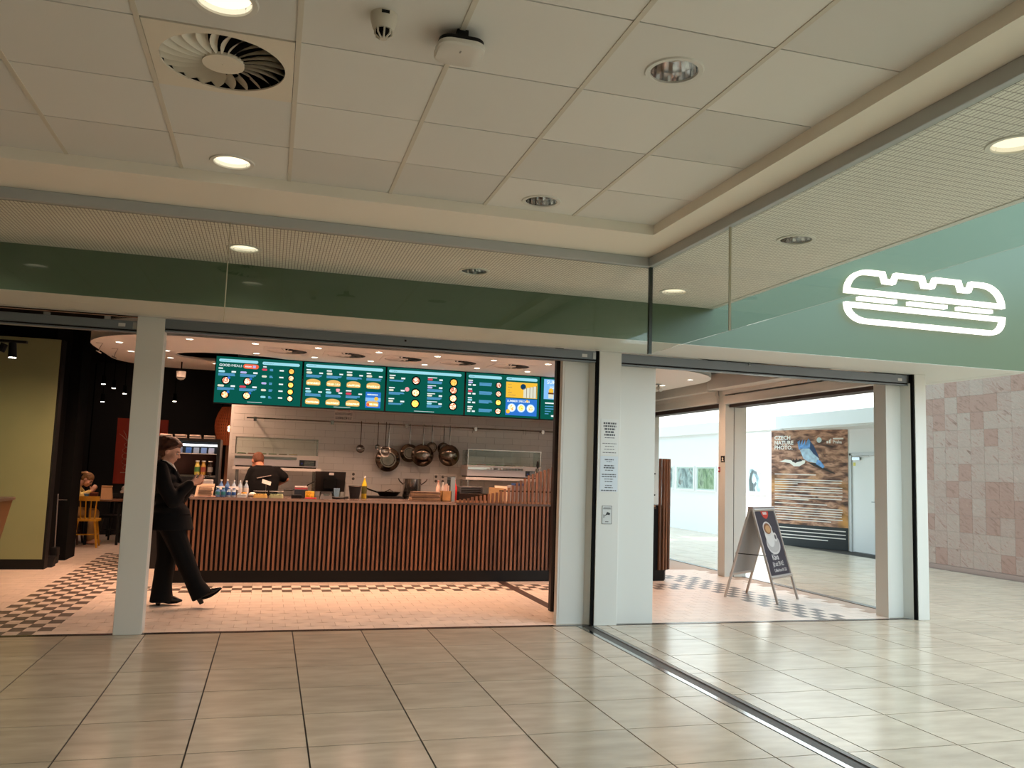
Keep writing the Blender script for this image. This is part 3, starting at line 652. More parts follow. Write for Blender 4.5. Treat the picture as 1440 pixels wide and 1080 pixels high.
MB().lathe([(.29, 0), (.29, .15)], (5.30, 11.30, 0), 24).build('end_plinth', mat('plinth_black', '#171717'), ct)
mb = MB()
for zz in (1.2, 1.5): mb.box(3.9 if zz > 1.4 else 3.0, 5.30, 10.996, 11.004, zz-.01, zz+.01)
mb.build('slat_rail', M_BLACK, ct)
MB().box(2.40, 5.30, 10.98, 11.0, 1.03, 1.06).build('slat_shelf', mat('shelf_wood', '#b58a63', .5), ct)
# ------------------------------------------------------------------ gallery and stone wall across the corridor
M_MARB = ramp_mat('pink_marble', [(.30, '#bf9285'), (.44, '#cdaba0'), (.52, '#cdc4bd'), (.60, '#c3bab4'), (.70, '#a39a95')], 3.0, (1, 1.0, 2.3), .5, distort=.8, rnd=True)
mw = struct(MB().box(11.5, 11.8, 8.0, 13.5, 0, 4.5).build('wall_stone', mat('stone_joint', '#cfc4bc', .8)), 'wall of square pink and grey marble tiles')
me_m = []
for q in range(6):
    vs = MB().box(-.012, 0, -.1395, .1395, -.1455, .1455, .001); me_m.append(mesh_of(vs, ramp_mat('pink_marble_%d' % q, [(.24, '#8f7468'), (.36+.03*(q % 3), ['#b5958a', '#c0a398', '#b28e82'][q % 3]), (.50, ['#c2aaa0', '#c4b0a6', '#b9988c'][q % 3]), (.58, ['#b59c92', '#baa499', '#b69286'][q % 3]), (.70, ['#c6aca0', '#cbb6ac', '#bd9c90'][q % 3])], 7+q, (1, .6, 2.6), .55, distort=1.0, rnd=True, rot=(math.radians(-32), 0, 0)), 'stone_tile'))
for j in range(12):
    for i in range(-6, 16):
        y = 12.33-.281*(i-5)-.0; z = .09+.147+.293*j
        if 8.1 < y < 13.4: piece('stone_tile', random.choice(me_m), mw, (11.5-random.uniform(0, .002), y, z))
struct(MB().box(11.47, 11.5, 8.0, 13.5, 0, .085).build('baseboard_stone', mat('stone_skirt', '#b39a92', .4)))
struct(MB().box(11.5, 11.8, -9, 8.0, 0, 4.5).build('wall_corridor', mat('stone_plain', '#c4aea4', .5)))
gw = struct(MB().box(11.41, 11.8, 17.2, 26, 0, 2.66).build('wall_gallery', M_GALL), 'white gallery wall hung with framed photographs')
struct(MB().hexa([(11.27, 17.24, 0), (12.10, 15.55, 0), (12.5, 15.55, 0), (11.8, 17.3, 0)], [(11.27, 17.24, 2.66), (12.10, 15.55, 2.66), (12.5, 15.55, 2.66), (11.8, 17.3, 2.66)]).build('wall_slanted', M_GALL))
struct(MB().box(12.10, 12.4, 13.4, 15.56, 2.1, 2.62).box(12.10, 12.4, 15.50, 15.56, 0, 2.1).box(12.10, 12.4, 13.4, 14.55, 0, 2.1).box(11.8, 12.4, 13.3, 13.5, 0, 2.62).build('wall_door_side', M_GALL))
struct(MB().box(11.41, 12.6, 13.5, 17.2, 2.62, 2.66).box(11.36, 11.8, 13.5, 26, 2.66, 2.96).build('trim_7', mat('ledge_white', '#e4e5e4', .6)), 'white stepped ledge above the gallery wall')
struct(MB().box(11.46, 11.8, 13.5, 26, 2.96, 4.4).build('wall_gallery_upper', mat('upper_stone', '#e6e5e2', .7, noise=(5, .05))), 'pale stone wall above the gallery ledge')
struct(MB().box(6.5, 12.4, 26, 26.2, 0, 3).build('wall_gallery_end', M_GALL))
# door in the recess
d = struct(MB().box(12.105, 12.14, 14.58, 15.47, .01, 2.05).build('door_1', mat('door_white', '#eaebea', .45)), 'plain white door in the gallery recess')
MB().box(12.075, 12.12, 15.47, 15.53, 0, 2.10).box(12.075, 12.12, 14.52, 14.58, 0, 2.10).box(12.075, 12.12, 14.52, 15.53, 2.05, 2.11).build('door_frame', mat('door_frame', '#c4c6c6', .4), d)
MB().box(12.06, 12.105, 15.18, 15.42, 1.95, 2.01).build('door_closer', M_ALU, d)
MB().tube([(12.075, 15.4, 2.02), (12.06, 15.1, 2.04), (12.075, 14.9, 2.04)], .01, 6).build('closer_arm', M_ALU, d)
MB().box(12.10, 12.106, 15.36, 15.43, 1.83, 1.90).build('yellow_sticker', mat('sticker_yellow', '#e8dc6a', .5), d)
MB().box(12.098, 12.106, 14.66, 14.70, .95, 1.15).build('handle_plate', M_ALU, d); MB().tube([(12.10, 14.68, 1.08), (12.05, 14.68, 1.08), (12.05, 14.80, 1.08)], .01, 6).build('handle', M_ALU, d)
# ------------------------------------------------------------------ menu screens
SC = {k: emis('screen_'+k, c, s) for k, c, s in (('green', '#0b5549', 1.0), ('cyan', '#93cfdc', 1.1), ('white', '#eaf6f6', 1.0), ('blue', '#5a9fce', .9), ('orange', '#e2603f', 1.1), ('red', '#d8445c', 1.0), ('cream', '#dcdcc6', 1.0), ('lilac', '#b9b4e6', 1.0),
     ('black', '#06100e', .6), ('yellow', '#e9b53a', 1.1), ('adblue', '#2f6fc4', 1.1), ('pink', '#f0a0a8', 1.0), ('bread', '#dcae62', 1.1), ('navy', '#143c5c', 1.0), ('brown', '#6d4326', .9), ('skyblue', '#7fb6ea', 1.1))}
FOOD = [ramp_mat('food_%d' % i, st, 60, (1, 1, 1), .5, emit=1.0, rnd=True) for i, st in enumerate([
    [(.3, '#3a2b1c'), (.45, '#c98a4a'), (.55, '#efe0c8'), (.7, '#7d9a4a')], [(.3, '#7a3b16'), (.45, '#e8a83a'), (.6, '#f2cf7a'), (.7, '#4d7a30')], [(.3, '#2c2420'), (.45, '#b05a3a'), (.6, '#e9dccf'), (.7, '#f6f0ea')]])]
FILL = ramp_mat('food_filling', [(.3, '#5a3a1c'), (.45, '#efe6d0'), (.55, '#5f8a38'), (.7, '#e8ddc8')], 55, (1, 1, 1), .5, emit=.9, rnd=True)
BW, BH, BZ1, BY = 1.127, .626, 2.888, 11.90
def menu_screen(k, label, draw):
    X0 = -.775+1.153*k
    t = thing('menu_screen', label, 'menu screen', (X0+BW/2, BY+.04, BZ1-BH), 0)
    MB().box(X0-.012, X0+BW+.012, BY, BY+.06, BZ1-BH-.012, BZ1+.010).build('frame', M_BLACKM, t)
    scr = MB().box(X0, X0+BW, BY-.002, BY, BZ1-BH, BZ1).build('display', SC['green'], t)
    MB().tube([(X0+.25, BY+.05, BZ1), (X0+.25, BY+.05, 2.90)], .012, 6).tube([(X0+BW-.25, BY+.05, BZ1), (X0+BW-.25, BY+.05, 2.90)], .012, 6).build('hanger', M_BLACK, t)
    acc = {}
    def P(u, v, dz): return (X0+u*BW, BY-.0025-dz, BZ1-v*BH)
    class D:
        def r(s, c, u0, u1, v0, v1, dz=0): acc.setdefault(c, MB()).add([P(u0, v0, dz), P(u1, v0, dz), P(u1, v1, dz), P(u0, v1, dz)], [(0, 1, 2, 3)])
        def pill(s, c, u0, u1, v0, v1, dz=0):
            r_ = (v1-v0)*BH/2/BW; n = 6; vm = (v0+v1)/2; hv = (v1-v0)/2; pts = []
            for i in range(n+1): a = math.pi/2-math.pi*i/n; pts.append((u1-r_+r_*math.cos(a), vm-hv*math.sin(a)))
            for i in range(n+1): a = -math.pi/2-math.pi*i/n; pts.append((u0+r_+r_*math.cos(a), vm-hv*math.sin(a)))
            acc.setdefault(c, MB()).add([P(a, b, dz) for a, b in pts], [tuple(range(len(pts)))])
        def disc(s, c, u, v, r_, dz=0, n=16):
            acc.setdefault(c, MB()).add([P(u+r_*math.cos(2*math.pi*i/n), v+r_*BW/BH*math.sin(2*math.pi*i/n), dz) for i in range(n)], [tuple(range(n))])
        def lines(s, c, u0, u1, v, n, h=.016):
            for i in range(n): s.r(c, u0, u0+(u1-u0)*random.uniform(.7, 1) if i == n-1 else u1-random.uniform(0, .02), v+i*(h+.004), v+i*(h+.004)+h)
        def text(s, c, txt, u, v, size, align='LEFT', bold=0, dz=0): text_mb(acc.setdefault(c, MB()), txt, size, lambda a, b: (X0+u*BW+a, BY-.0028-dz, BZ1-v*BH+b), align, bold)
        def dish(s, u, v, r_=.046):
            s.disc('black', u, v, r_*1.12, .0004)
            q = MB(); n = 14; q.add([P(u+r_*.82*math.cos(2*math.pi*i/n), v+r_*.82*BW/BH*math.sin(2*math.pi*i/n), .001) for i in range(n)], [tuple(range(n))]); q.build('dish_picture', random.choice(FOOD), scr)
        def sub(s, u, v, w=.085, h=.07):
            pts = [(u-w, v+h*.75)]+[(u+w*math.cos(math.pi-math.pi*i/10), v-h*.1-h*.95*math.sin(math.pi*i/10)*1.0) for i in range(11)]+[(u+w, v+h*.75), (u+w*.8, v+h), (u-w*.8, v+h)]
            acc.setdefault('bread', MB()).add([P(a, b, .0004) for a, b in pts], [tuple(range(len(pts)))])
            MB().add([P(u-w*.9, v+.0*h, .001), P(u+w*.9, v+.0*h, .001), P(u+w*.9, v+h*.6, .001), P(u-w*.9, v+h*.6, .001)], [(0, 1, 2, 3)]).build('sandwich_filling', FILL, scr)
    draw(D())
    for c, mb in acc.items(): mb.build('print_'+c, SC[c], scr)['kind'] = 'stuff'
def b1(d):
    d.pill('cyan', .03, .48, .05, .115); d.pill('cyan', .53, .97, .06, .125); d.lines('navy', .05, .17, .075, 1, .02); d.lines('navy', .55, .70, .085, 1, .02)
    d.text('white', 'GOOD', .035, .21, .046, bold=.0008); d.text('white', '/MEALS', .168, .21, .046)
    d.pill('orange', .31, .49, .135, .235); d.lines('white', .33, .41, .175, 1, .03); d.r('lilac', .42, .455, .16, .215, .0004)
    for u, v in ((.03, .30), (.28, .30), (.03, .61), (.28, .61)):
        d.pill(random.choice(['red', 'cream', 'lilac', 'cyan']), u, u+.075, v, v+.045); d.r('white', u+.15, u+.20, v+.005, v+.04); d.lines('blue', u, u+.20, v+.06, 3); d.dish(u+.09, v+.215)
        d.disc('adblue', u+.125, v+.155, .016, .0012)
    d.lines('white', .03, .10, .245, 1, .025); d.lines('white', .54, .585, .16, 1, .022)
    for i, c in enumerate(['red', 'cream', 'lilac', 'cream', 'cyan']):
        v = .21+i*.15; d.pill(c, .53, .59, v, v+.045); d.lines('blue', .62, .665, v, 2, .022); d.r('white', .735, .785, v+.01, v+.04); d.dish(.875, v+.03, .036)
    d.lines('white', .38, .62, .955, 1, .008)
def b2(d):
    d.pill('cyan', .02, .97, .045, .115); d.lines('navy', .04, .15, .068, 1, .022)
    for j in range(2):
        for i in range(4):
            u, v = .03+.245*i, .16+.42*j
            if i == 3 and j == 1: continue
            d.lines('white', u, u+.07, v, 1, .026); d.pill(random.choice(['cream', 'cream', 'lilac', 'red', 'cyan']), u, u+.07, v+.05, v+.10); d.r('white', u+.155, u+.20, v+.06, v+.09); d.lines('blue', u, u+.19, v+.12, 3); d.sub(u+.09, v+.285)
    d.r('adblue', .765, .955, .59, .95); d.r('skyblue', .765, .955, .72, .80, .0004); d.lines('white', .785, .94, .635, 1, .03); d.disc('yellow', .90, .74, .026, .001); d.sub(.855, .85, .075, .07); d.disc('orange', .80, .88, .02, .0014)
    d.disc('pink', .412, .585, .015, .0004); d.disc('pink', .432, .585, .015, .0004); d.r('pink', .405, .44, .585, .63, .0004); d.lines('white', .38, .62, .965, 1, .008)
def b3(d):
    d.pill('cyan', .02, .96, .05, .115); d.lines('navy', .04, .13, .073, 1, .022)
    for u, v, w in ((.03, .17, .37), (.03, .45, .37), (.03, .70, .37)):
        d.lines('white', u, u+.08, v, 1, .024); d.pill('cream', u, u+.06, v+.045, v+.09); d.r('white', u+.15, u+.20, v+.05, v+.085); d.lines('blue', u, u+.20, v+.11, 3 if v == .45 else 2); d.dish(w, v+.10, .052)
    d.disc('pink', .26, .48, .028, .0004)
    for i, c in enumerate(['red', 'lilac', 'cream', 'cyan']):
        v = .20+i*.185; d.lines('white', .52, .66, v-.03, 1, .018); d.pill(c, .52, .585, v, v+.045); d.r('white', .67, .715, v+.005, v+.04); d.lines('blue', .52, .72, v+.06, 3); d.dish(.86, v+.06, .05)
    d.lines('white', .36, .62, .965, 1, .008)
def b4(d):
    d.pill('cyan', .03, .48, .05, .12); d.pill('cyan', .54, .97, .05, .12); d.lines('navy', .05, .12, .075, 1, .022); d.lines('navy', .56, .63, .075, 1, .022)
    for i, c in enumerate(['lilac', 'red', 'cyan', 'cream']):
        v = .17+i*.205; d.lines('white', .03, .10, v, 1, .024); d.pill(c, .03, .09, v+.04, v+.08); d.r('white', .03, .07, v+.10, v+.135); d.r('white', .09, .13, v+.10, v+.135); d.lines('blue', .18, .36, v+.05, 3, .022); d.dish(.44, v+.09, .04)
    d.r('yellow', .54, .97, .16, .53)
    for v, w in ((.21, .05), (.28, .06), (.34, .02), (.40, .07), (.46, .11)): d.lines('navy', .57, .57+w, v, 1, .022)
    d.disc('navy', .775, .26, .038, .0005)
    for i in range(4): d.r('cream', .78+.045*i, .82+.045*i, .30-.02*i, .52, .0005); d.r('brown', .82+.045*i, .826+.045*i, .28-.02*i, .52, .0007)
    d.r('adblue', .54, .97, .55, .95); d.text('white', 'SUMMER SPECIALS', .56, .635, .043, bold=.0008, dz=.0005); d.disc('yellow', .835, .60, .018, .0008)
    for i in range(3): d.disc('skyblue', .625+.13*i, .77, .058, .0005); d.disc('white', .625+.13*i, .77, .052, .0007); d.dish(.625+.13*i, .77, .044)
    d.disc('yellow', .575, .86, .028, .0016)
def b5(d):
    d.r('skyblue', .04, .96, .04, .52); d.text('white', 'SUMMER TIME', .08, .15, .075, bold=.0012, dz=.0006); d.lines('white', .12, .5, .20, 2, .03)
    for i in range(5): u = .14+.17*i; d.disc('yellow' if i % 2 == 0 else 'pink', u, .32, .035, .0005); d.r('brown', u-.04, u+.04, .36, .40, .0007); d.r('cream', u-.035, u+.035, .40, .50, .0006)
    d.lines('white', .06, .25, .60, 1, .03)
    for i in range(4): d.lines('blue', .06, .22-.03*i, .68+.06*i, 1, .022)
    d.r('white', .15, .27, .90, .94)
menu_screen(0, 'green menu screen headed by the words GOOD/MEALS', b1)
menu_screen(1, 'green menu screen showing rows of filled sandwiches', b2)
menu_screen(2, 'green menu screen showing two columns of round dishes', b3)
menu_screen(3, 'green menu screen with a yellow and a blue advert', b4)
menu_screen(4, 'green menu screen with a summer drinks picture, half hidden by the brown post', b5)
# ------------------------------------------------------------------ kitchen: rail with hanging ladles and pans
M_PAN = mat('pan_steel', '#8d7f72', .2, metal=1, noise=(8, .2)); M_PAND = mat('pan_dark', '#4c4038', .28, metal=1)
RY = 13.05
t = thing('utensil_rail', 'long steel utensil rail fixed across the white tiled wall', 'rail', (2.1, RY, 2.12))
MB().tube([(-.37, RY, 2.135), (4.75, RY, 2.135)], .011, 8).build('bar', M_STEEL, t, 40)
for x in (-.25, .88, 2.02, 3.13, 4.26): MB().box(x-.022, x+.022, RY-.014, RY+.014, 2.09, 2.152).box(x-.012, x+.012, RY, 13.2, 2.112, 2.128).build('bracket', M_STEEL, t)
for x in (3.08, 3.92, 3.96): MB().tube([(x, RY, 2.15), (x, RY-.02, 2.14), (x, RY-.02, 2.08), (x-.01, RY-.03, 2.06)], .004, 5).build('spare_hook', M_STEEL, t)
def ladle(x, z1, r, label, y=RY):
    t = thing('ladle', label, 'ladle', (x, y, z1-r))
    MB().tube([(x, y, 2.16), (x, y-.016, 2.15), (x+.001, y-.02, 2.0), (x, y-.02, z1+r*.8)], .007, 6).build('handle', M_PAND, t, 40)
    rot = Matrix.Rotation(math.radians(78), 3, 'X')
    MB().lathe([(.0001, -r*.55), (r*.5, -r*.48), (r*.85, -r*.2), (r, .02*r), (r*.95, .02*r), (r*.8, -r*.16), (r*.45, -r*.42), (.0001, -r*.48)], (x, y-.025, z1), 18, rot.to_4x4()).build('bowl', M_STEEL, t, 40)
ladle(1.32, 1.735, .066, 'steel ladle with a round bowl hanging alone on the rail')
ladle(1.58, 1.775, .04, 'small steel ladle hanging beside the big wok')
ladle(1.69, 1.71, .085, 'wide bright steel ladle hanging in front of the big wok', RY-.085)
def pan(x, zc, r, label, y, depth, kind):
    t = thing('pan', label, 'pan', (x, y, zc-r))
    MB().tube([(x, y, 2.155), (x, y-.015, 2.148), (x, y-.02, 2.09), (x, y-.012, zc+r*.95)], [.005, .005, .009, .011], 6).build('handle', M_STEEL, t, 40)
    rot = Matrix.Rotation(math.radians(90), 3, 'X').to_4x4()          # local +z -> -y
    if kind == 'wok': pr = [(.0001, depth), (r*.35, depth*.96), (r*.65, depth*.75), (r*.88, depth*.35), (r, 0), (r*.98, -.006), (r*.86, depth*.33-.006), (r*.6, depth*.7-.006), (.0001, depth*.93)]
    else: pr = [(.0001, depth*.8), (r*.50, depth*.8), (r*.56, depth), (r*.66, depth), (r*.9, depth*.25), (r, 0), (r*.97, -.004), (r*.6, depth*.75), (.0001, depth*.72)]
    MB().lathe(pr, (x, y, zc), 32, rot).build('bowl', M_PAN, t, 40)
    MB().lathe([(r*1.0, .002), (r*1.025, -.002), (r*1.0, -.007), (r*.97, -.004)], (x, y, zc), 32, rot).build('edge', M_PAND, t, 40)
    if kind == 'wok': MB().lathe([(r*.16, depth*.9), (r*.16, depth*1.06), (r*.05, depth*1.07)], (x+.012, y, zc), 16, rot).build('centre_knob', M_STEEL, t, 40)
pan(1.75, 1.59, .185, 'big dented steel wok hanging behind the wide ladle', RY, .05, 'fry')
pan(2.08, 1.70, .14, 'flat steel frying pan with a recessed base on the rail', RY, .05, 'fry')
pan(2.28, 1.67, .170, 'large domed steel lid between two frying pans', RY-.06, .075, 'wok')
pan(2.43, 1.80, .085, 'small steel saucepan half hidden behind the large domed lid', RY, .05, 'fry')
pan(2.62, 1.79, .095, 'small steel pan half hidden behind the rightmost domed lid', RY, .05, 'fry')
pan(2.70, 1.685, .165, 'large domed steel lid last on the rail of pans', RY-.06, .075, 'wok')
# wall sign about alcohol
t = thing('wall_notice', 'white printed notice about alcohol on the tiled wall under the menu screens', 'notice', (1.055, 13.197, 2.165))
MB().box(.915, 1.195, 13.193, 13.199, 2.165, 2.36).build('sheet', mat('paper_white', '#e6ded6', .5), t)
mb = MB(); red = MB()
text_mb(red, 'ZÁKAZ PRODEJE', .036, lambda a, b: (1.055+a*.7, 13.192, 2.312+b), 'CENTER')
text_mb(mb, 'ALKOHOLICKÝCH NÁPOJŮ', .0475, lambda a, b: (1.055+a*.45, 13.192, 2.25+b*1.15), 'CENTER', .0006)
text_mb(mb, 'OSOBÁM MLADŠÍM 18 LET', .0475, lambda a, b: (1.055+a*.45, 13.192, 2.185+b*1.15), 'CENTER', .0006)
mb.build('lettering', mat('print_dark', '#2c2f31'), t); red.build('red_lettering', mat('print_red', '#9a3b3a', .6), t)
for x, l in ((1.25, 'white double socket on the tiled wall beside the till screen'), (2.545, 'white socket on the tiled wall above the sauce bottles'), (2.655, 'white socket on the tiled wall next to another socket')):
    t = thing('wall_socket', l, 'socket', (x, 13.195, 1.24))
    MB().box(x-.042, x+.042, 13.186, 13.2, 1.24, 1.38, .004).build('plate', mat('socket_white', '#dcd6ce', .4), t)
    for z in (1.275, 1.345): MB().lathe([(.022, 0), (.022, .003)], (x, 13.186, z), 14, Matrix.Rotation(math.radians(90), 4, 'X')).build('outlet', mat('outlet_dark', '#5a5652', .5), t)
# ------------------------------------------------------------------ kitchen counters and topping displays
t = thing('back_counter', 'stainless steel kitchen bench along the tiled wall', 'kitchen bench', (2.3, 12.85, 0))
MB().box(-.5, 5.2, 12.55, 13.19, .96, 1.0, .004).build('top', M_STEEL, t)
MB().box(-.48, 5.18, 12.6, 13.18, .1, .96).build('cabinet_body', mat('cabinet_steel', '#8e8a86', .35, metal=.9), t)
for k in range(6): MB().box(-.45+.94*k, .46+.94*k, 12.585, 12.6, .13, .93).build('door', mat('cabinet_steel2', '#9a9692', .3, metal=.9), t)
for k in range(6):
    for z in (.05,): MB().box(-.44+.95*k, -.38+.95*k, 12.65, 12.71, 0, .1).build('leg', M_STEEL, t)
def display(x0, x1, zb, label, legs):
    t = thing('topping_display', label, 'display case', ((x0+x1)/2, 12.75, 1.0))
    MB().box(x0, x1, 12.55, 13.0, zb, zb+.10, .004).build('chilled_base', mat('display_grey', '#c9cacd', .35, metal=.1), t)
    MB().box(x0, x1, 12.56, 13.0, zb+.10, zb+.165, .003).build('upper_rim', mat('rim_steel', '#d6cfc8', .3, metal=.2), t)
    MB().box(x0+.01, x1-.30, 12.543, 12.552, zb+.10, zb+.135).build('chrome_band', M_CHROME, t)
    MB().box(x1-.26, x1-.03, 12.544, 12.551, zb+.015, zb+.10).build('control_panel', mat('panel_dark', '#27282c', .3), t)
    mb = MB()
    for i in range(5): mb.box(x1-.19, x1-.05, 12.542, 12.5445, zb+.025+.014*i, zb+.032+.014*i)
    mb.build('vent_slots', M_STEEL, t); MB().lathe([(.012, 0), (.012, .004)], (x1-.225, 12.544, zb+.05), 12, Matrix.Rotation(math.radians(90), 4, 'X')).build('dial', mat('dial_blue', '#2a3f9a', .4), t)
    n = 6; w = (x1-x0-.3)/n
    for i in range(n):
        c = ['#4f7a2f', '#a6563a', '#6d8f3a', '#557a33', '#8a7a5a', '#c9b48a'][i]
        xa = x0+.03+w*i
        p_ = MB().box(xa, xa+w-.02, 12.58, 12.96, zb+.12, zb+.17).build('food_tray', M_STEEL, t)
        MB().box(xa+.008, xa+w-.028, 12.59, 12.95, zb+.165, zb+.18).build('filling', mat('filling_'+c, c, .7, noise=(40, .4), bump=(60, .8)), p_)
    gz = zb+.165
    MB().box(x0+.01, x1-.01, 12.565, 12.571, gz, gz+.235).build('glass_front', M_GLASSC, t)
    MB().box(x0+.01, x1-.01, 12.571, 12.95, gz+.225, gz+.231).build('glass_top', M_GLASSC, t)
    for x in (x0+.008, x1-.014): MB().box(x, x+.006, 12.571, 12.95, gz, gz+.23).build('glass_side', M_GLASSC, t)
    for x in (x0+.004, x1-.018): MB().box(x, x+.014, 12.562, 12.576, gz, gz+.24).build('glass_post', M_STEEL, t)
    MB().box(x0, x1, 12.558, 12.572, gz+.232, gz+.242).build('glass_edge', M_STEEL, t)
    MB().box(x0-.02, x1+.05, 12.53, 13.1, zb-.06, zb-.02, .003).build('shelf', mat('rim_steel', '#d6cfc8', .3, metal=.2), t)
    MB().box(x0+.02, x1-.02, 12.57, 13.0, zb-.02, zb).build('feet', M_BLACK, t)
    for x in legs:
        for y in (12.6, 13.05): MB().box(x-.015, x+.015, y, y+.03, 1.0005, zb-.06).build('leg', M_STEEL, t)
display(-.49, .67, 1.43, 'glass topped chilled topping display behind the man in black', (-.45, .64))
display(2.90, 4.09, 1.38, 'glass topped chilled topping display with trays of salad above the slats', (2.93, 4.1))
CT = 1.0352
# clutter on the back bench
t = thing('stock_pot', 'tall steel stock pot with two side handles on the bench', 'pot', (2.10, 12.78, 1.0005))
MB().lathe([(.135, 0), (.14, .01), (.14, .30), (.145, .305), (.137, .30), (.132, .02), (.0001, .02)], (2.10, 12.78, 1.0), 28).build('pot_body', M_STEEL, t, 40)
for s_ in (-1, 1): MB().tube([(2.10+s_*.14, 12.76, 1.22), (2.10+s_*.20, 12.72, 1.27), (2.10+s_*.22, 12.72, 1.31)], .008, 6).build('side_handle', M_STEEL, t, 40)
t = thing('frying_pan', 'black frying pan lying on the hob beside the stock pot', 'pan', (1.72, 12.72, 1.0))
MB().box(1.42, 1.95, 12.56, 12.95, 1.0005, 1.035, .004).build('hob', M_BLACK, t)
MB().lathe([(.0001, .0), (.13, .0), (.18, .06), (.185, .06), (.135, .012), (.0001, .012)], (1.74, 12.74, 1.04), 24).build('bowl', M_PAND, t, 40)
MB().tube([(1.58, 12.74, 1.09), (1.45, 12.72, 1.13), (1.40, 12.72, 1.15)], .012, 6).build('handle', M_BLACK, t)
MB().tube([(1.68, 12.70, 1.10), (1.75, 12.66, 1.14), (1.84, 12.66, 1.08)], .007, 6).build('tongs', M_STEEL, t, 40)
t = thing('chip_warmer', 'dark steel toaster unit under the topping display', 'toaster', (2.85, 12.0, 1.0))
MB().box(2.62, 3.06, 11.80, 12.1, 1.0355, 1.13, .006).build('lower_body', M_PAND, t); MB().box(2.63, 2.98, 11.85, 12.1, 1.13, 1.23, .006).build('upper_body', mat('toaster_steel', '#6d6a68', .3, metal=.9), t)
mb = MB()
for i in range(3): mb.box(2.66, 2.95, 11.846, 11.85, 1.145+.025*i, 1.158+.025*i)
mb.build('front_grille', M_BLACK, t); MB().box(2.50, 2.62, 11.75, 12.05, 1.0355, 1.16, .004).build('side_block', M_BLACK, t)
MB().box(2.52, 2.55, 11.744, 11.75, 1.06, 1.09).build('switch', M_WHITE, t)
# ------------------------------------------------------------------ things on the service counter
def bottle(name, x, y, z, h, r, bodym, label, capm, wrap=None, group=None, cat='bottle', neck=.32):
    t = thing(name, label, cat, (x, y, z), 0, group)
    MB().lathe([(r*.9, 0), (r, .006), (r, h*.62), (r*.72, h*.72), (r*neck, h*.84), (r*neck, h*.93)], (x, y, z), 14).build('bottle_body', bodym, t, 40)
    MB().lathe([(r*neck*1.25, h*.92), (r*neck*1.25, h), (r*neck*1.1, h*1.005)], (x, y, z), 12).build('cap', capm, t, 40)
    if wrap: MB().shell([(r*1.02, h*.22), (r*1.02, h*.56)], (x, y, z), 14).build('wrapper', wrap, t, 40)
    return t
M_WBOT = mat('bottle_water', '#a9bccb', .08, spec=.6); M_BBOT = mat('bottle_blue', '#5f82b4', .08, spec=.6); M_CAPW = mat('cap_white', '#e2e0de', .4); M_WRAPB = mat('wrap_blue', '#27549a', .4); M_WRAPG = mat('wrap_teal', '#2f7a80', .4); M_WRAPW = mat('wrap_white', '#d8d4d0', .4)
for i, x in enumerate((-.575, -.50)): bottle('water_bottle', x, 11.27, CT, .21, .031, M_BBOT, 'tall blue plastic water bottle in the back row on the counter', M_CAPW, M_WRAPB, 'blue water bottles on the counter')
for i, x in enumerate((-.42, -.345, -.27)): bottle('water_bottle', x, 11.27, CT, .205, .029, M_WBOT, 'tall clear plastic water bottle in the back row on the counter', M_CAPW, M_WRAPW, 'clear water bottles on the counter')
for i, x in enumerate((-.60, -.535)): bottle('juice_bottle', x, 11.10, CT, .115, .028, M_BBOT, 'short bottle with a teal label in the front row on the counter', M_WRAPG, M_WRAPG, 'short teal bottles on the counter', neck=.6)
for i, x in enumerate((-.47, -.41)): bottle('juice_bottle', x, 11.10, CT, .11, .026, M_WBOT, 'short bottle with a blue round label in the front row on the counter', M_WRAPB, M_WRAPB, 'short blue bottles on the counter', neck=.6)
for x0, x1, l in ((-.625, -.525, 'blank white price card in front of the blue water bottles'), (-.475, -.36, 'blank white price card in front of the clear water bottles')):
    t = thing('price_card', l, 'price card', ((x0+x1)/2, 11.16, CT)); c = (x0+x1)/2
    MB().hexa([(x0, 11.155, 1.125), (x1, 11.155, 1.125), (x1, 11.159, 1.125), (x0, 11.159, 1.125)], [(x0, 11.165, 1.165), (x1, 11.165, 1.165), (x1, 11.169, 1.165), (x0, 11.169, 1.165)]).build('card', mat('card_white', '#e4ddd8', .5), t)
    MB().tube([(c, 11.165, CT), (c, 11.162, 1.13)], .004, 6).lathe([(.022, 0), (.022, .005)], (c, 11.165, CT), 12).build('stand', M_CHROME, t)
t = thing('menu_holder', 'open wooden menu stand with a printed sheet by the woman\'s hand', 'menu stand', (-.76, 11.15, CT))
MB().hexa([(-.87, 11.10, CT), (-.66, 11.10, CT), (-.66, 11.13, CT), (-.87, 11.13, CT)], [(-.85, 11.18, 1.19), (-.645, 11.18, 1.19), (-.645, 11.19, 1.19), (-.85, 11.19, 1.19)]).build('board', mat('menu_wood', '#c9a888', .5), t)
mb = MB()
for i in range(8): mb.box(-.835+.002*i, -.665+.002*i-.01*(i % 3), 11.098+.0105*i, 11.1075+.0105*i, 1.06+.0155*i, 1.067+.0155*i)
mb.build('printed_lines', mat('print_brown', '#7a6656', .6), t)
t = thing('card_box', 'flat grey box behind the menu stand', 'box', (-.77, 11.42, CT))
MB().box(-.84, -.69, 11.36, 11.50, CT, 1.17, .004).build('lower_part', M_BLACK, t); MB().box(-.85, -.685, 11.35, 11.51, 1.17, 1.235, .006).build('upper_part', mat('box_grey', '#b9b6b4', .5), t)
q = MB().prism(rrect(-.71, 11.03, .09, .03, .01), lambda u, v, d: (u, v, d), CT, CT+.008).build('card_mat', mat('tray_pink', '#c59a8a', .5)); tag(q, 'flat pink mat lying in front of the menu stand', 'mat')
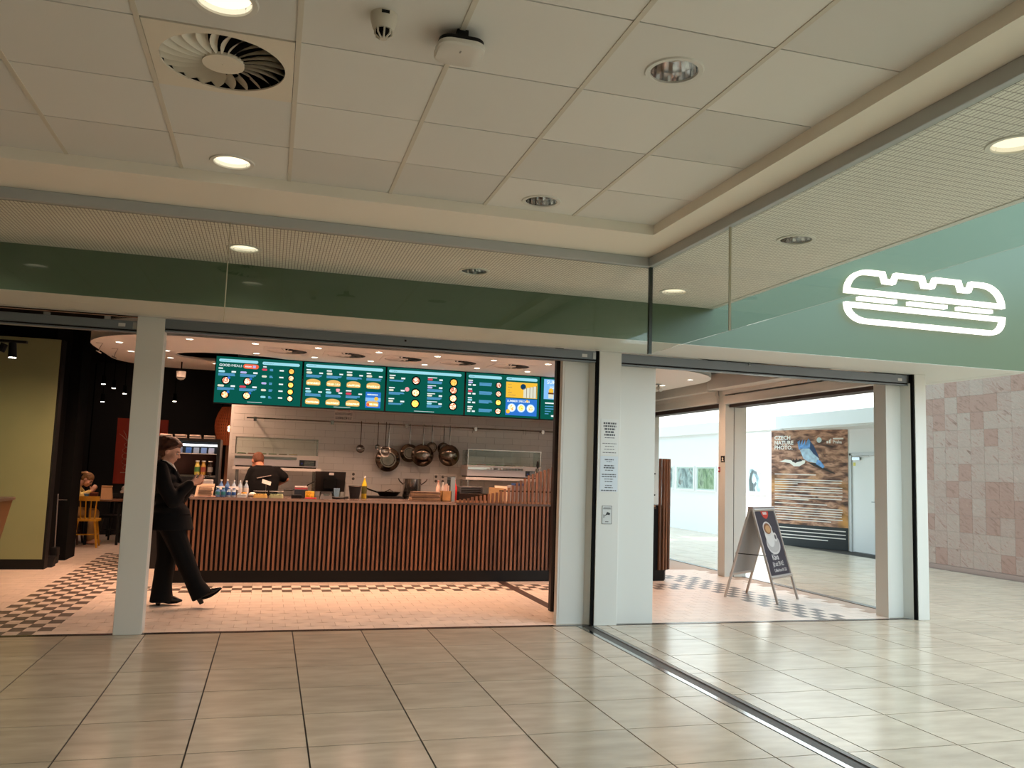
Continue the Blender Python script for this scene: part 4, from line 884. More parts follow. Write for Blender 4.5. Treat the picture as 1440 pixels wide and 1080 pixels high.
t = MB().lathe([(.03, 0), (.034, .003), (.036, .06), (.03, .062), (.028, .006), (.0001, .006)], (-.29, 11.12, CT), 18).build('honey_cup', mat('honey', '#c9902c', .3), smooth=40); tag(t, 'small amber cup beside the white box on the counter', 'cup')
t = thing('white_box', 'small bright white box at the counter edge', 'box', (-.31, 11.02, CT)); MB().box(-.365, -.255, 10.99, 11.05, CT, CT+.045, .004).build('box_body', mat('box_white', '#f2efea', .5), t); MB().box(-.365, -.255, 10.985, 10.99, CT+.034, CT+.045).build('lid_flap', mat('box_white', '#f2efea'), t)
t = thing('napkin', 'crumpled white napkin lying on the counter', 'napkin', (-.17, 11.29, CT)); MB().ell((-.19, 11.30, CT+.03), (.05, .04, .03), 10, 6).ell((-.14, 11.28, CT+.02), (.035, .03, .02), 10, 6).build('paper', mat('napkin_white', '#e3dcd4', .8, bump=(40, .9)), t, 60)
def lunch(x0, label, c):
    t = thing('lunch_box', label, 'lunch box', (x0+.08, 11.15, CT))
    MB().prism(rrect(x0+.08, 11.15, .085, .06, .03), lambda u, v, d: (u, v, d), CT, CT+.03).build('tray', mat('tray_'+c, c, .5), t)
    MB().prism(rrect(x0+.08, 11.15, .078, .053, .026), lambda u, v, d: (u, v, d), CT+.03, CT+.045).build('food', mat('lunch_'+c, c, .8, noise=(50, .4)), t)
    MB().prism(rrect(x0+.08, 11.15, .083, .058, .03), lambda u, v, d: (u, v, d), CT+.045, CT+.085).build('clear_lid', M_GLASSC, t)
    mb = MB(); lp = rrect(x0+.08, 11.15, .084, .059, .03); lp.append(lp[0]); mb.tube([(a, b, CT+.082) for a, b in lp], .004, 5).build('lid_rim', mat('rim_grey', '#b9b4aa', .3), t)
lunch(-.17, 'clear lidded lunch box with yellow food', '#d8b268'); lunch(.025, 'clear lidded lunch box with green and pink food', '#a9ad86')
t = thing('table_sign', 'tilted white card on a thin stand in front of the man in black', 'card stand', (-.03, 11.3, CT))
MB().hexa([(-.085, 11.29, 1.215), (.025, 11.29, 1.185), (.025, 11.294, 1.185), (-.085, 11.294, 1.215)], [(-.078, 11.30, 1.265), (.032, 11.30, 1.232), (.032, 11.304, 1.232), (-.078, 11.304, 1.265)]).build('card', mat('card_white', '#e4ddd8'), t)
MB().tube([(-.03, 11.30, CT), (-.03, 11.30, 1.21)], .004, 6).lathe([(.03, 0), (.03, .006)], (-.03, 11.30, CT), 14).build('stand', M_CHROME, t)
t = thing('receipt_printer', 'dark receipt printer with a red stripe on the counter', 'printer', (.41, 11.4, CT))
MB().box(.33, .50, 11.32, 11.50, CT, 1.145, .008).build('lower_case', mat('printer_blue', '#2b313b', .4), t); MB().box(.335, .495, 11.33, 11.50, 1.145, 1.165).build('red_stripe', mat('stripe_red', '#a8434a', .5), t)
MB().box(.335, .495, 11.33, 11.50, 1.165, 1.185, .004).build('top_case', mat('printer_pale', '#c9b9b4', .4), t); MB().box(.29, .42, 11.14, 11.25, CT, CT+.045, .006).build('key_pad', M_BLACK, t)
t = thing('tin', 'small round yellow tin on the counter', 'tin', (.52, 11.2, CT))
MB().lathe([(.055, 0), (.057, .004), (.057, .075), (.055, .078)], (.52, 11.2, CT), 20).build('tin_body', mat('tin_yellow', '#d8a62c', .35, noise=(60, .4)), t, 40); MB().lathe([(.058, .072), (.058, .09), (.05, .092)], (.52, 11.2, CT), 20).build('lid', mat('lid_yellow', '#e0b83c', .35), t, 40)
t = MB().prism(rrect(.525, 11.06, .07, .05, .015), lambda u, v, d: (u, v, d), CT, CT+.018).build('red_coaster', mat('coaster_red', '#c03a3a', .4)); tag(t, 'flat red tray at the counter edge by the yellow tin', 'tray')
t = thing('till_screen', 'black till with a big screen seen from the back', 'till', (.79, 11.5, CT))
MB().hexa([(.60, 11.50, 1.12), (.98, 11.50, 1.12), (.98, 11.54, 1.12), (.60, 11.54, 1.12)], [(.585, 11.42, 1.385), (.985, 11.42, 1.385), (.985, 11.45, 1.385), (.585, 11.45, 1.385)]).build('screen_back', mat('till_black', '#0f0f10', .35), t)
MB().box(.70, .87, 11.435, 11.50, 1.16, 1.29, .006).build('rear_display', M_BLACKM, t); MB().box(.765, .825, 11.41, 11.43, 1.34, 1.37).build('maker_plate', mat('plate_pale', '#b8b2b0', .5), t)
MB().box(.66, .90, 11.36, 11.50, CT, 1.12, .01).build('foot', mat('till_black', '#0f0f10'), t); MB().lathe([(.012, 0), (.012, .003)], (.70, 11.36, 1.09), 10, Matrix.Rotation(math.radians(90), 4, 'X')).build('status_light', emis('status_cyan', '#9fe0f0', 2), t)
MB().tube([(.585, 11.45, 1.25), (.50, 11.5, 1.20), (.46, 11.55, 1.10), (.42, 11.6, 1.15), (.30, 11.65, 1.12), (.2, 11.7, 1.12)], .007, 6).build('cable', M_BLACK, t, 40)
t = thing('card_terminal', 'small black card terminal in front of the till', 'card terminal', (.72, 11.15, CT))
MB().hexa([(.64, 11.08, CT), (.80, 11.08, CT), (.80, 11.22, CT), (.64, 11.22, CT)], [(.66, 11.12, 1.10), (.79, 11.12, 1.10), (.79, 11.2, 1.13), (.66, 11.2, 1.13)]).build('case', mat('till_black', '#0f0f10'), t); MB().box(.69, .76, 11.105, 11.13, 1.085, 1.10).build('slot', M_STEEL, t)
MB().tube([(.80, 11.15, 1.06), (.84, 11.1, 1.053), (.95, 11.1, 1.055), (1.0, 11.2, 1.056)], .016, 6).build('coiled_cable', M_BLACK, t, 40)
t = thing('glass_jug', 'clear glass tumbler with blue straws on the counter', 'glass', (.86, 11.22, CT))
MB().lathe([(.042, 0), (.045, .004), (.055, .13), (.052, .13), (.042, .008), (.0001, .008)], (.86, 11.22, CT), 18).build('tumbler', M_GLASSC, t, 40)
for i in range(6): MB().tube([(.84+.008*i, 11.22, CT+.01), (.825+.014*i, 11.22+.01*(i % 2), CT+.14)], .006, 6).build('straw', mat('straw_blue', '#8fa9c4', .5), t)
t = thing('metal_bucket', 'black tapered bucket on the counter beside the oil bottle', 'bucket', (1.12, 11.5, CT))
MB().lathe([(.06, 0), (.062, .003), (.085, .165), (.089, .168), (.082, .163), (.058, .006), (.0001, .006)], (1.12, 11.5, CT), 22).build('bucket_body', mat('bucket_dark', '#2c2d30', .35, metal=.4), t, 40); MB().shell([(.086, .158), (.091, .164), (.091, .172), (.086, .172)], (1.12, 11.5, CT), 22).build('rim', M_STEEL, t, 40)
bottle('oil_bottle', 1.255, 11.6, CT, .30, .036, mat('oil_yellow', '#c9ac33', .15), 'tall bottle of yellow oil beside the bucket', M_CAPW, mat('oil_label', '#4b4a1c', .5))
t = thing('coffee_pot', 'grey thermos jug with a black lid behind the till', 'jug', (1.03, 12.70, 1.0005))
MB().lathe([(.06, 0), (.07, .01), (.07, .22), (.05, .27)], (1.03, 12.70, 1.0005), 18).build('jug_body', mat('jug_grey', '#8a8a84', .35, metal=.5), t, 40); MB().lathe([(.055, .26), (.06, .30), (.03, .33)], (1.03, 12.70, 1.0005), 16).build('lid', M_BLACK, t, 40)
t = thing('tray_stack', 'stack of brown wooden serving boards on the counter', 'trays', (2.03, 11.25, CT))
for i in range(6): MB().box(1.845+random.uniform(-.012, .012), 2.215+random.uniform(-.012, .012), 11.12, 11.40, CT+.021*i, CT+.021*i+.016, .003).build('serving_board', mat('board_%d' % (i % 3), ['#7a5d46', '#8f7358', '#5c4636'][i % 3], .6, noise=(10, .3)), t)
t = thing('wooden_box', 'square wooden box holding cutlery at the counter end', 'box', (2.315, 11.25, CT))
MB().box(2.25, 2.38, 11.18, 11.19, CT, 1.175).box(2.25, 2.38, 11.31, 11.32, CT, 1.175).box(2.25, 2.26, 11.18, 11.32, CT, 1.175).box(2.37, 2.38, 11.18, 11.32, CT, 1.175).box(2.25, 2.38, 11.18, 11.32, CT, CT+.01).build('box_walls', mat('box_wood', '#b98a55', .5, noise=(8, .2)), t)
for i in range(4): MB().box(2.28+.02*i, 2.295+.02*i, 11.23, 11.235, CT+.02, 1.25+.012*(i % 3)).build('cutlery', mat('cutlery_pale', '#d8b9a8', .4), t)
bottle('sauce_bottle', 2.28, 11.62, CT, .27, .033, mat('sauce_pale', '#d9b9a8', .35), 'pale squeeze sauce bottle behind the wooden box', mat('cap_pink', '#c98a7a', .4), neck=.35)
bottle('sauce_bottle', 2.36, 11.66, CT, .25, .033, mat('sauce_white', '#dad2cc', .35), 'white squeeze sauce bottle behind the wooden box', M_CAPW, neck=.35)
bottle('ketchup_bottle', 2.52, 11.66, CT, .29, .04, mat('ketchup_red', '#c8322c', .3), 'red ketchup bottle beside the clear screen', mat('cap_red', '#b52c28', .4), neck=.35)
t = thing('sneeze_guard', 'narrow upright clear panel beside the ketchup bottle', 'guard panel', (2.44, 11.6, CT))
MB().box(2.425, 2.433, 11.35, 11.72, CT, 1.36).build('clear_sheet', glass('guard_tint', '#a9bcc4'), t); MB().box(2.40, 2.46, 11.33, 11.37, CT, 1.36).build('front_edge', mat('guard_edge', '#8fa0a8', .2), t); MB().box(2.36, 2.46, 11.33, 11.72, 1.36, 1.372).build('top_edge', M_STEEL, t)
t = thing('paper_bag_stack', 'stack of folded brown takeaway bags behind the slats', 'bags', (3.08, 11.5, CT))
for i in range(3): MB().hexa([(2.97+.02*i, 11.45+.04*i, CT), (3.16+.02*i, 11.45+.04*i, CT), (3.16+.02*i, 11.47+.04*i, CT), (2.97+.02*i, 11.47+.04*i, CT)], [(2.98+.02*i, 11.47+.04*i, 1.235), (3.17+.02*i, 11.47+.04*i, 1.225), (3.17+.02*i, 11.49+.04*i, 1.225), (2.98+.02*i, 11.49+.04*i, 1.235)]).build('bag', mat('bag_brown', '#a9875c', .7), t)
t = thing('paper_card', 'blank cream card standing behind the brown bags', 'card', (3.23, 11.75, CT)); MB().hexa([(3.13, 11.70, CT), (3.31, 11.70, CT), (3.31, 11.72, CT), (3.13, 11.72, CT)], [(3.13, 11.74, 1.26), (3.315, 11.74, 1.25), (3.315, 11.75, 1.25), (3.13, 11.75, 1.26)]).build('card_sheet', mat('card_cream', '#e3cdb2', .6), t); MB().box(3.15, 3.29, 11.75, 11.82, CT, CT+.02).build('card_foot', mat('card_cream', '#e3cdb2'), t)
t = thing('beer_tap', 'chrome drinks tap behind the tall slats', 'tap', (3.66, 11.4, CT))
MB().tube([(3.66, 11.4, CT), (3.66, 11.4, 1.52)], .03, 12).lathe([(.045, 0), (.03, .05)], (3.66, 11.4, CT), 16).build('column_tube', M_CHROME, t, 40); MB().tube([(3.66, 11.4, 1.45), (3.62, 11.36, 1.47), (3.60, 11.36, 1.40)], .014, 8).build('spout', M_CHROME, t, 40); MB().lathe([(.012, 0), (.02, .04), (.014, .1), (.001, .105)], (3.66, 11.4, 1.52), 12).build('tap_handle', M_BLACK, t, 40)
t = thing('ice_bin', 'blue rimmed plastic tub behind the tall slats', 'tub', (3.42, 11.6, CT)); MB().box(3.30, 3.52, 11.5, 11.68, CT, 1.27, .01).build('tub_body', mat('tub_grey', '#8f8f92', .4), t); MB().box(3.36, 3.53, 11.49, 11.69, 1.27, 1.30, .006).build('tub_rim', mat('tub_blue', '#234a86', .4), t)
# drinks cooler behind the woman
t = thing('drinks_cooler', 'black open display cooler with a bright light strip and bottles', 'cooler', (-1.2, 12.65, 0))
MB().box(-1.72, -.68, 12.95, 13.0, 0, 1.78).box(-1.72, -.68, 12.42, 12.95, 0, 1.25).box(-1.72, -.68, 12.42, 12.95, 1.74, 1.78).box(-1.72, -1.68, 12.42, 12.95, 1.25, 1.74).box(-.72, -.68, 12.42, 12.95, 1.25, 1.74).build('cabinet', mat('cooler_black', '#131315', .35), t)
MB().box(-1.68, -.72, 12.43, 12.46, 1.675, 1.70).build('light_strip', emis('strip_glow', '#f4f8ff', 6), t)
MB().box(-1.68, -.72, 12.45, 12.94, 1.565, 1.575).build('glass_shelf', mat('shelf_pale', '#b9b4ae', .3), t); MB().box(-1.68, -.72, 12.43, 12.94, 1.25, 1.275).build('bottom_shelf', M_STEEL, t)
MB().box(-1.68, -.72, 12.935, 12.95, 1.28, 1.56).build('back_panel', mat('cooler_back', '#6a4a42', .5), t)
for i, x in enumerate((-.97, -.89, -.80)): bottle('juice_bottle', x, 12.52, 1.2755, .20, .036, mat('juice_%d' % i, ['#b9a54c', '#9a7a3c', '#2c2420'][i], .2), ['green labelled lemonade bottle in the cooler', 'amber juice bottle in the middle of the cooler shelf', 'dark cola bottle at the end of the cooler shelf'][i], M_CAPW, mat('juicew_%d' % i, ['#3f6a3a', '#7a3a2c', '#8a8680'][i], .4), neck=.6)
for i in range(9): 
    x = -1.62+.1*i+(.02 if i > 4 else 0); c = ['#2f4a7a', '#3a6a4a', '#6a5a78', '#4a7a4a', '#7a7a86', '#3a5a8a', '#8a8a90', '#6a7a9a', '#a8a0a8'][i]
    q = thing('carton', ('navy', 'dark green', 'mauve', 'leaf green', 'grey', 'royal blue', 'silver', 'slate blue', 'pale pink')[i]+' drink carton on the upper cooler shelf', 'carton', (x, 12.55, 1.576), 0, 'cartons on the upper cooler shelf'); MB().box(x-.038, x+.038, 12.52, 12.58, 1.5752, 1.64, .003).build('carton_body', mat('carton'+c, c, .4), q); MB().box(x-.036, x+.036, 12.545, 12.555, 1.64, 1.655).build('top_seam', mat('carton'+c, c), q)
for i in range(5): x = -1.6+.19*i; q = thing('bread_box', 'pale box standing on top of the cooler', 'box', (x, 12.6, 1.7802), 0, 'boxes on top of the cooler'); MB().box(x-.07, x+.07, 12.5, 12.7, 1.7802, 1.83, .004).build('box_body', mat('bbox', '#b9a89c', .6), q); MB().box(x-.07, x+.07, 12.497, 12.5, 1.80, 1.81).build('label_band', M_BLACK, q)
# wicker pendant lamp and slatted wall beyond
t = thing('pendant_lamp', 'orange wicker pendant lamp with a bare bulb', 'lamp', (-.64, 14.2, 1.75))
mb = MB()
for j in range(13):
    z = 1.74+.05*j; r = .24*math.sin(math.pi*(.16+.68*(j/12)))**.7; pts = [(-.64+r*math.cos(2*math.pi*k/24), 14.2+r*math.sin(2*math.pi*k/24), z) for k in range(25)]; mb.tube(pts, .006, 5, cap=False)
for k in range(40):
    a = 2*math.pi*k/40; mb.tube([(-.64+.24*math.sin(math.pi*(.16+.68*(j/12)))**.7*math.cos(a), 14.2+.24*math.sin(math.pi*(.16+.68*(j/12)))**.7*math.sin(a), 1.74+.05*j) for j in range(0, 13, 2)], .0075, 5, cap=False)
o = mb.build('wicker_shade', mat('wicker', '#8a4420', .7), t); o['kind'] = 'stuff'
MB().ell((-.655, 14.2, 2.0), (.035, .035, .045), 12, 8).build('bulb', emis('bulb_glow', '#ffc890', 40), t, 60); MB().tube([(-.64, 14.2, 2.04), (-.64, 14.2, 3.34)], .006, 6).build('cord', M_BLACK, t)
t = thing('slat_screen', 'upright wooden slat screen under the wicker lamp', 'screen', (-.8, 14.6, 0))
for k in range(7): MB().box(-1.15+.11*k, -1.09+.11*k, 14.58, 14.62, 0, 1.85).build('slat', M_SLAT, t)
MB().box(-1.2, -.4, 14.63, 14.66, 0, 1.85).build('backing', M_BLACKM, t)
# ------------------------------------------------------------------ spot track, loose fittings and lamps of the dining area
t = thing('track_spot', 'black ceiling track with a lit spotlight in front of the olive wall', 'spotlight', (-2.6, 9.5, 2.45))
MB().box(-3.8, -2.45, 9.47, 9.53, 2.60, 2.625).build('track', M_BLACK, t); MB().tube([(-3.0, 9.5, 2.62), (-3.0, 9.5, 3.34)], .01, 6).build('drop_rod', M_BLACK, t)
MB().tube([(-2.58, 9.5, 2.60), (-2.57, 9.5, 2.45)], [.035, .04], 14).build('spot_body', M_BLACK, t, 40); MB().tube([(-2.64, 9.46, 2.58), (-2.67, 9.46, 2.50)], .035, 10).build('rear_driver', M_BLACK, t)
MB().lathe([(.034, 0), (.034, .003)], (-2.57, 9.5, 2.446), 16).build('lens', emis('spot_glow', '#fff1e2', 16), t); lamp('spot_beam', 'SPOT', (-2.57, 9.5, 2.44), 150, '#ffe2b0', t, aim=(-.73, 2.83, -1.25), size=.03, spot=.95, blend=1.0)
for x, y, z in ((-2.70, 15, 2.67), (-2.54, 15, 2.61), (-2.37, 15, 2.53), (-2.87, 16, 2.44), (-1.70, 16, 2.51)):
    t = thing('dining_spot', 'tiny bright hanging spotlight in the dark dining area', 'spotlight', (x, y, z), 0, 'hanging spotlights in the dining area')
    MB().tube([(x, y, z+.004), (x, y, z+.14)], .032, 12).build('spot_body', M_BLACKM, t, 40); MB().lathe([(.03, 0), (.03, .004)], (x, y, z), 12).build('lens', emis('spot_glow', '#fff1e2', 16), t); MB().tube([(x, y, z+.12), (x, y, 3.34)], .006, 5).build('stem', M_BLACKM, t)
    lamp('spot_beam', 'SPOT', (x, y, z-.01), 26, '#ffd8c0', t, aim=(0, 1, -.28) if x == -2.37 else (0, .25, -1), size=.03, spot=1.3 if x == -2.37 else 1.6, blend=.8)
for x, y in ((-2.13, 11.42), (-2.03, 11.9)):
    t = thing('raft_bracket', 'thin wire bracket hanging from the edge of the pink raft', 'bracket', (x, y, 2.8), 0, 'wire brackets at the raft edge')
    MB().tube([(x-.05, y, 2.9), (x+.03, y, 2.9), (x, y, 2.84), (x-.01, y, 2.78)], .005, 5).build('wire', mat('wire_grey', '#8a8480', .5), t); MB().tube([(x-.04, y, 2.80), (x+.02, y, 2.77)], .008, 5).build('wire_foot', mat('wire_grey', '#8a8480'), t)
t = thing('security_camera', 'small pale security camera hanging under the raft near the side beam', 'security camera', (5.76, 11.9, 2.8)); MB().box(5.72, 5.80, 11.86, 11.94, 2.885, 2.9).build('mount', M_ALU, t); MB().tube([(5.76, 11.9, 2.89), (5.76, 11.88, 2.84)], .012, 8).build('stem', M_ALU, t); MB().tube([(5.76, 11.92, 2.84), (5.755, 11.80, 2.80)], .03, 12).build('camera_body', M_WHITE2, t, 40)
t = thing('dome_speaker', 'pale cylinder speaker hanging in the dark below the raft', 'speaker', (-1.32, 13.0, 2.63)); MB().lathe([(.001, 0), (.04, .012), (.062, .04), (.066, .12), (.064, .13)], (-1.32, 13.0, 2.63), 20).build('speaker_body', mat('speaker_pale', '#cfc9c2', .5), t, 40); MB().shell([(.067, .035), (.067, .042)], (-1.32, 13.0, 2.63), 20).build('seam', M_BLACK, t); MB().tube([(-1.32, 13.0, 2.76), (-1.32, 13.0, 2.9)], .01, 6).build('stem', M_BLACK, t)
# long handled dustpan and brush
t = thing('dustpan', 'long handled dustpan leaning in the dark corner by the olive wall', 'dustpan', (-2.82, 12.70, 0)); MB().tube([(-2.82, 12.70, .93), (-2.82, 12.66, .12)], .010, 8).build('handle', mat('handle_grey', '#8d8580', .3, metal=.8), t); MB().hexa([(-2.86, 12.55, 0), (-2.70, 12.55, 0), (-2.70, 12.75, 0), (-2.86, 12.75, 0)], [(-2.86, 12.70, .12), (-2.70, 12.70, .12), (-2.70, 12.75, .14), (-2.86, 12.75, .14)]).build('pan', M_BLACK, t); MB().tube([(-2.82, 12.70, .93), (-2.82, 12.70, .99)], .014, 8).build('grip', M_BLACK, t)
t = thing('broom', 'long handled brush leaning beside the dustpan', 'broom', (-2.80, 13.05, 0)); MB().tube([(-2.80, 13.02, .95), (-2.79, 13.05, .22)], .010, 8).build('handle', mat('handle_grey', '#8d8580'), t); MB().box(-2.83, -2.74, 12.96, 13.14, .10, .22, .01).build('brush_head', M_BLACK, t); MB().box(-2.825, -2.745, 12.97, 13.13, 0, .10).build('bristles', mat('bristle', '#1c1a18', .9), t); MB().tube([(-2.80, 13.02, .87), (-2.68, 13.02, .87)], .006, 6).build('hook_arm', mat('handle_grey', '#8d8580'), t)
# side table at the very left
t = thing('bar_table', 'dark topped high table at the edge beside the olive wall', 'table', (-2.95, 9.6, 0)); MB().box(-3.4, -2.55, 9.4, 10.0, 1.0, 1.03, .004).build('table_top', mat('bar_top', '#6a5a48', .4), t); MB().hexa([(-3.3, 9.5, 0), (-2.75, 9.5, 0), (-2.75, 9.9, 0), (-3.3, 9.9, 0)], [(-3.4, 9.42, 1.0), (-2.57, 9.42, 1.0), (-2.57, 9.98, 1.0), (-3.4, 9.98, 1.0)]).build('pedestal', mat('bar_side', '#6b4a22', .5), t)
# orange picture on the back wall
t = thing('wall_picture', 'orange red wall picture with a pale plant drawing', 'picture', (-2.45, 17.97, .98)); MB().box(-2.92, -1.99, 17.95, 18.0, .98, 2.26).build('panel', mat('picture_orange', '#d2442a', .6), t)
mb = MB(); cx = -2.70
for a in (-50, -25, 0, 25, 50): mb.tube([(cx, 17.948, 1.80), (cx+.14*math.sin(math.radians(a)), 17.948, 1.80+.17*math.cos(math.radians(a))), (cx+.2*math.sin(math.radians(a*1.2)), 17.948, 1.80+.24*math.cos(math.radians(a)))], [.008, .006, .003], 5)
for j, r in enumerate((.06, .085, .09, .085, .06)): z = 1.74-.11*j; mb.tube([(cx+r*math.cos(2*math.pi*k/16), 17.948, z+r*math.sin(2*math.pi*k/16)*.7) for k in range(17)], .004, 4, cap=False)
mb.box(cx-.1, cx+.05, 17.947, 17.949, 1.19, 1.205).build('plant_drawing', mat('drawing_pale', '#e8a88c', .6), t)
# ------------------------------------------------------------------ dining furniture
def spindle_chair(label, c, loc, rz):
    m = mat('chair_'+c, c, .45, noise=(6, .15)); t = thing('dining_chair', label, 'chair', loc, rz)
    def b(mb, n): return mb.build(n, m, t, 40, local=True)
    b(MB().prism(rrect(0, 0, .21, .20, .07), lambda u, v, d: (u, v, d), .43, .465), 'seat')
    for sx in (-1, 1):
        for sy in (-1, 1): b(MB().tube([(sx*.14, sy*.13, .44), (sx*.20, sy*.19, 0)], [.021, .016], 8), 'leg')
        b(MB().tube([(sx*.17, -.16, .20), (sx*.17, .16, .20)], .011, 6), 'stretcher')
    b(MB().tube([(-.17, 0, .20), (.17, 0, .20)], .011, 6), 'stretcher')
    mb = MB(); vs = []
    for i in range(9): x = -.20+.05*i; y = -.275+.03*(x/.2)**2; vs += [(x, y-.014, .765), (x, y+.014, .765), (x, y+.010, .84), (x, y-.018, .84)]
    fs = [(4*i+k, 4*i+(k+1) % 4, 4*i+4+(k+1) % 4, 4*i+4+k) for i in range(8) for k in range(4)]+[(3, 2, 1, 0), (32, 33, 34, 35)]
    b(mb.add(vs, fs), 'top_rail')
    for i in range(5): x = -.16+.08*i; b(MB().tube([(x*.85, -.175, .455), (x, -.27+.03*(x/.2)**2, .77)], [.013, .010], 6), 'spindle')
    return t
spindle_chair('yellow wooden spindle back chair turned away from the room', '#c88f1e', (-2.86, 15.42, 0), math.radians(4))
spindle_chair('black wooden spindle back chair pulled up to the table', '#15110f', (-2.60, 16.49, 0), math.radians(160))
spindle_chair('yellow wooden chair further back behind the black chair', '#a87a24', (-2.38, 17.13, 0), math.radians(0))
spindle_chair('brown wooden chair under the seated diner', '#4a2e1c', (-3.22, 15.95, 0), math.radians(-90))
t = thing('dining_table', 'dark wooden dining table with food where the diner sits', 'table', (-2.75, 16.0, 0)); MB().box(-3.0, -2.35, 15.68, 16.22, .735, .765, .006).build('table_top', mat('table_wood', '#6b452c', .45, noise=(5, .2)), t)
for x in (-2.92, -2.43):
    for y in (15.76, 16.14): MB().box(x-.02, x+.02, y-.02, y+.02, 0, .735).build('leg', M_BLACK, t)
t = thing('dining_table', 'light wooden dining table standing further back', 'table', (-2.5, 17.6, 0)); MB().box(-2.95, -2.05, 17.42, 17.90, .76, .79, .006).build('table_top', mat('table_wood2', '#b07c48', .45, noise=(5, .2)), t)
for x in (-2.87, -2.13):
    for y in (17.48, 17.84): MB().box(x-.02, x+.02, y-.02, y+.02, 0, .76).build('leg', M_BLACK, t)
t = thing('paper_bag', 'folded brown paper bag on the dining table', 'bag', (-2.65, 15.85, .765)); MB().hexa([(-2.74, 15.80, .7655), (-2.56, 15.80, .7655), (-2.56, 15.92, .7655), (-2.74, 15.92, .7655)], [(-2.745, 15.84, .97), (-2.58, 15.84, .97), (-2.58, 15.87, .97), (-2.745, 15.87, .97)]).build('bag_body', mat('kraft', '#c9986a', .7, bump=(20, .4)), t); MB().box(-2.745, -2.575, 15.83, 15.88, .97, 1.0, .008).build('rolled_top', mat('kraft', '#c9986a'), t)
t = thing('blue_cup', 'blue cup on the table in front of the diner', 'cup', (-2.96, 15.78, .765)); MB().lathe([(.035, 0), (.045, .10), (.042, .10), (.033, .006), (.0001, .006)], (-2.96, 15.76, .7655), 16).build('cup_body', mat('cup_blue', '#4a7a9a', .5), t, 40); MB().shell([(.046, .09), (.048, .10), (.044, .102)], (-2.96, 15.76, .7655), 16).build('rim', M_CAPW, t)
t = thing('food_carton', 'dark red takeaway carton on the table beside the blue cup', 'carton', (-2.84, 15.80, .765)); MB().hexa([(-2.89, 15.74, .7655), (-2.79, 15.74, .7655), (-2.79, 15.84, .7655), (-2.89, 15.84, .7655)], [(-2.90, 15.73, .87), (-2.78, 15.73, .87), (-2.78, 15.85, .87), (-2.90, 15.85, .87)]).build('carton_body', mat('carton_red', '#5a2418', .6), t); MB().box(-2.895, -2.785, 15.735, 15.845, .865, .88).build('filling', mat('food_orange', '#b5653a', .8, bump=(50, .8)), t)
t = thing('white_coat', 'white garment bundled on the far table', 'garment', (-2.46, 17.57, .79)); MB().ell((-2.50, 17.57, .895), (.20, .15, .10), 14, 8).ell((-2.37, 17.59, .945), (.15, .12, .15), 14, 8).ell((-2.63, 17.52, .84), (.08, .1, .045), 12, 8).build('cloth', mat('coat_white', '#e6d5c8', .9, bump=(9, .8)), t, 60)
# ------------------------------------------------------------------ gallery photographs
PH = [ramp_mat('photo_%d' % i, st, sc_, strt, .4, distort=.6) for i, (st, sc_, strt) in enumerate([
    ([(.3, '#4c5a66'), (.45, '#7d8a93'), (.55, '#b9c4cc'), (.7, '#55474c')], 5, (1, 1, .5)), ([(.3, '#4a5c62'), (.45, '#93a3aa'), (.55, '#d6dde2'), (.7, '#6b5148')], 5, (1, 1, .6)),
    ([(.3, '#47663c'), (.45, '#87a06a'), (.55, '#b9c6a0'), (.7, '#5d6a4c')], 6, (1, 1, .5)), ([(.32, '#4f5d6c'), (.42, '#93a5b4'), (.52, '#dde4ea'), (.7, '#aebccb')], 4, (1, 1, .8))])]
for i, (y0, y1, l) in enumerate(((22.43, 23.45, 'framed grey photograph nearest the far end of the gallery wall'), (21.18, 22.25, 'framed photograph of a blue and brown scene on the gallery wall'), (20.01, 21.06, 'framed green nature photograph on the gallery wall'), (17.67, 18.52, 'framed pale photograph with a curled dark shape beside the bird poster'))):
    t = thing('framed_photo', l, 'framed photo', (11.40, (y0+y1)/2, 1.10)); z0, z1 = 1.10, 1.79
    mb = MB(); w = .035
    for a in ((y0, y1, z0, z0+w), (y0, y1, z1-w, z1), (y0, y0+w, z0+w, z1-w), (y1-w, y1, z0+w, z1-w)): mb.box(11.375, 11.41, *a)
    mb.build('frame', mat('frame_white', '#e6e7e6', .4), t); MB().box(11.39, 11.41, y0+w, y1-w, z0+w, z1-w).build('mat_board', mat('mat_board', '#eeeeec', .6), t)
    pic = MB().box(11.387, 11.39, y0+.10, y1-.10, z0+.07, z1-.07).build('picture', PH[i], t)
    if i == 3:
        MB().prism([(y0+.70, 1.18), (y0+.72, 1.45), (y0+.66, 1.62), (y0+.52, 1.70), (y0+.38, 1.66), (y0+.33, 1.54), (y0+.42, 1.60), (y0+.54, 1.62), (y0+.60, 1.52), (y0+.57, 1.40), (y0+.50, 1.36), (y0+.42, 1.42), (y0+.38, 1.36), (y0+.46, 1.26), (y0+.42, 1.18)], lambda u, v, d: (d, u, v), 11.386, 11.387).build('dark_shape', mat('photo_dark', '#4a4e54', .5), pic)
    MB().box(11.383, 11.386, y0+w, y1-w, z0+w, z1-w).build('glass_sheet', M_GLASSC, t)
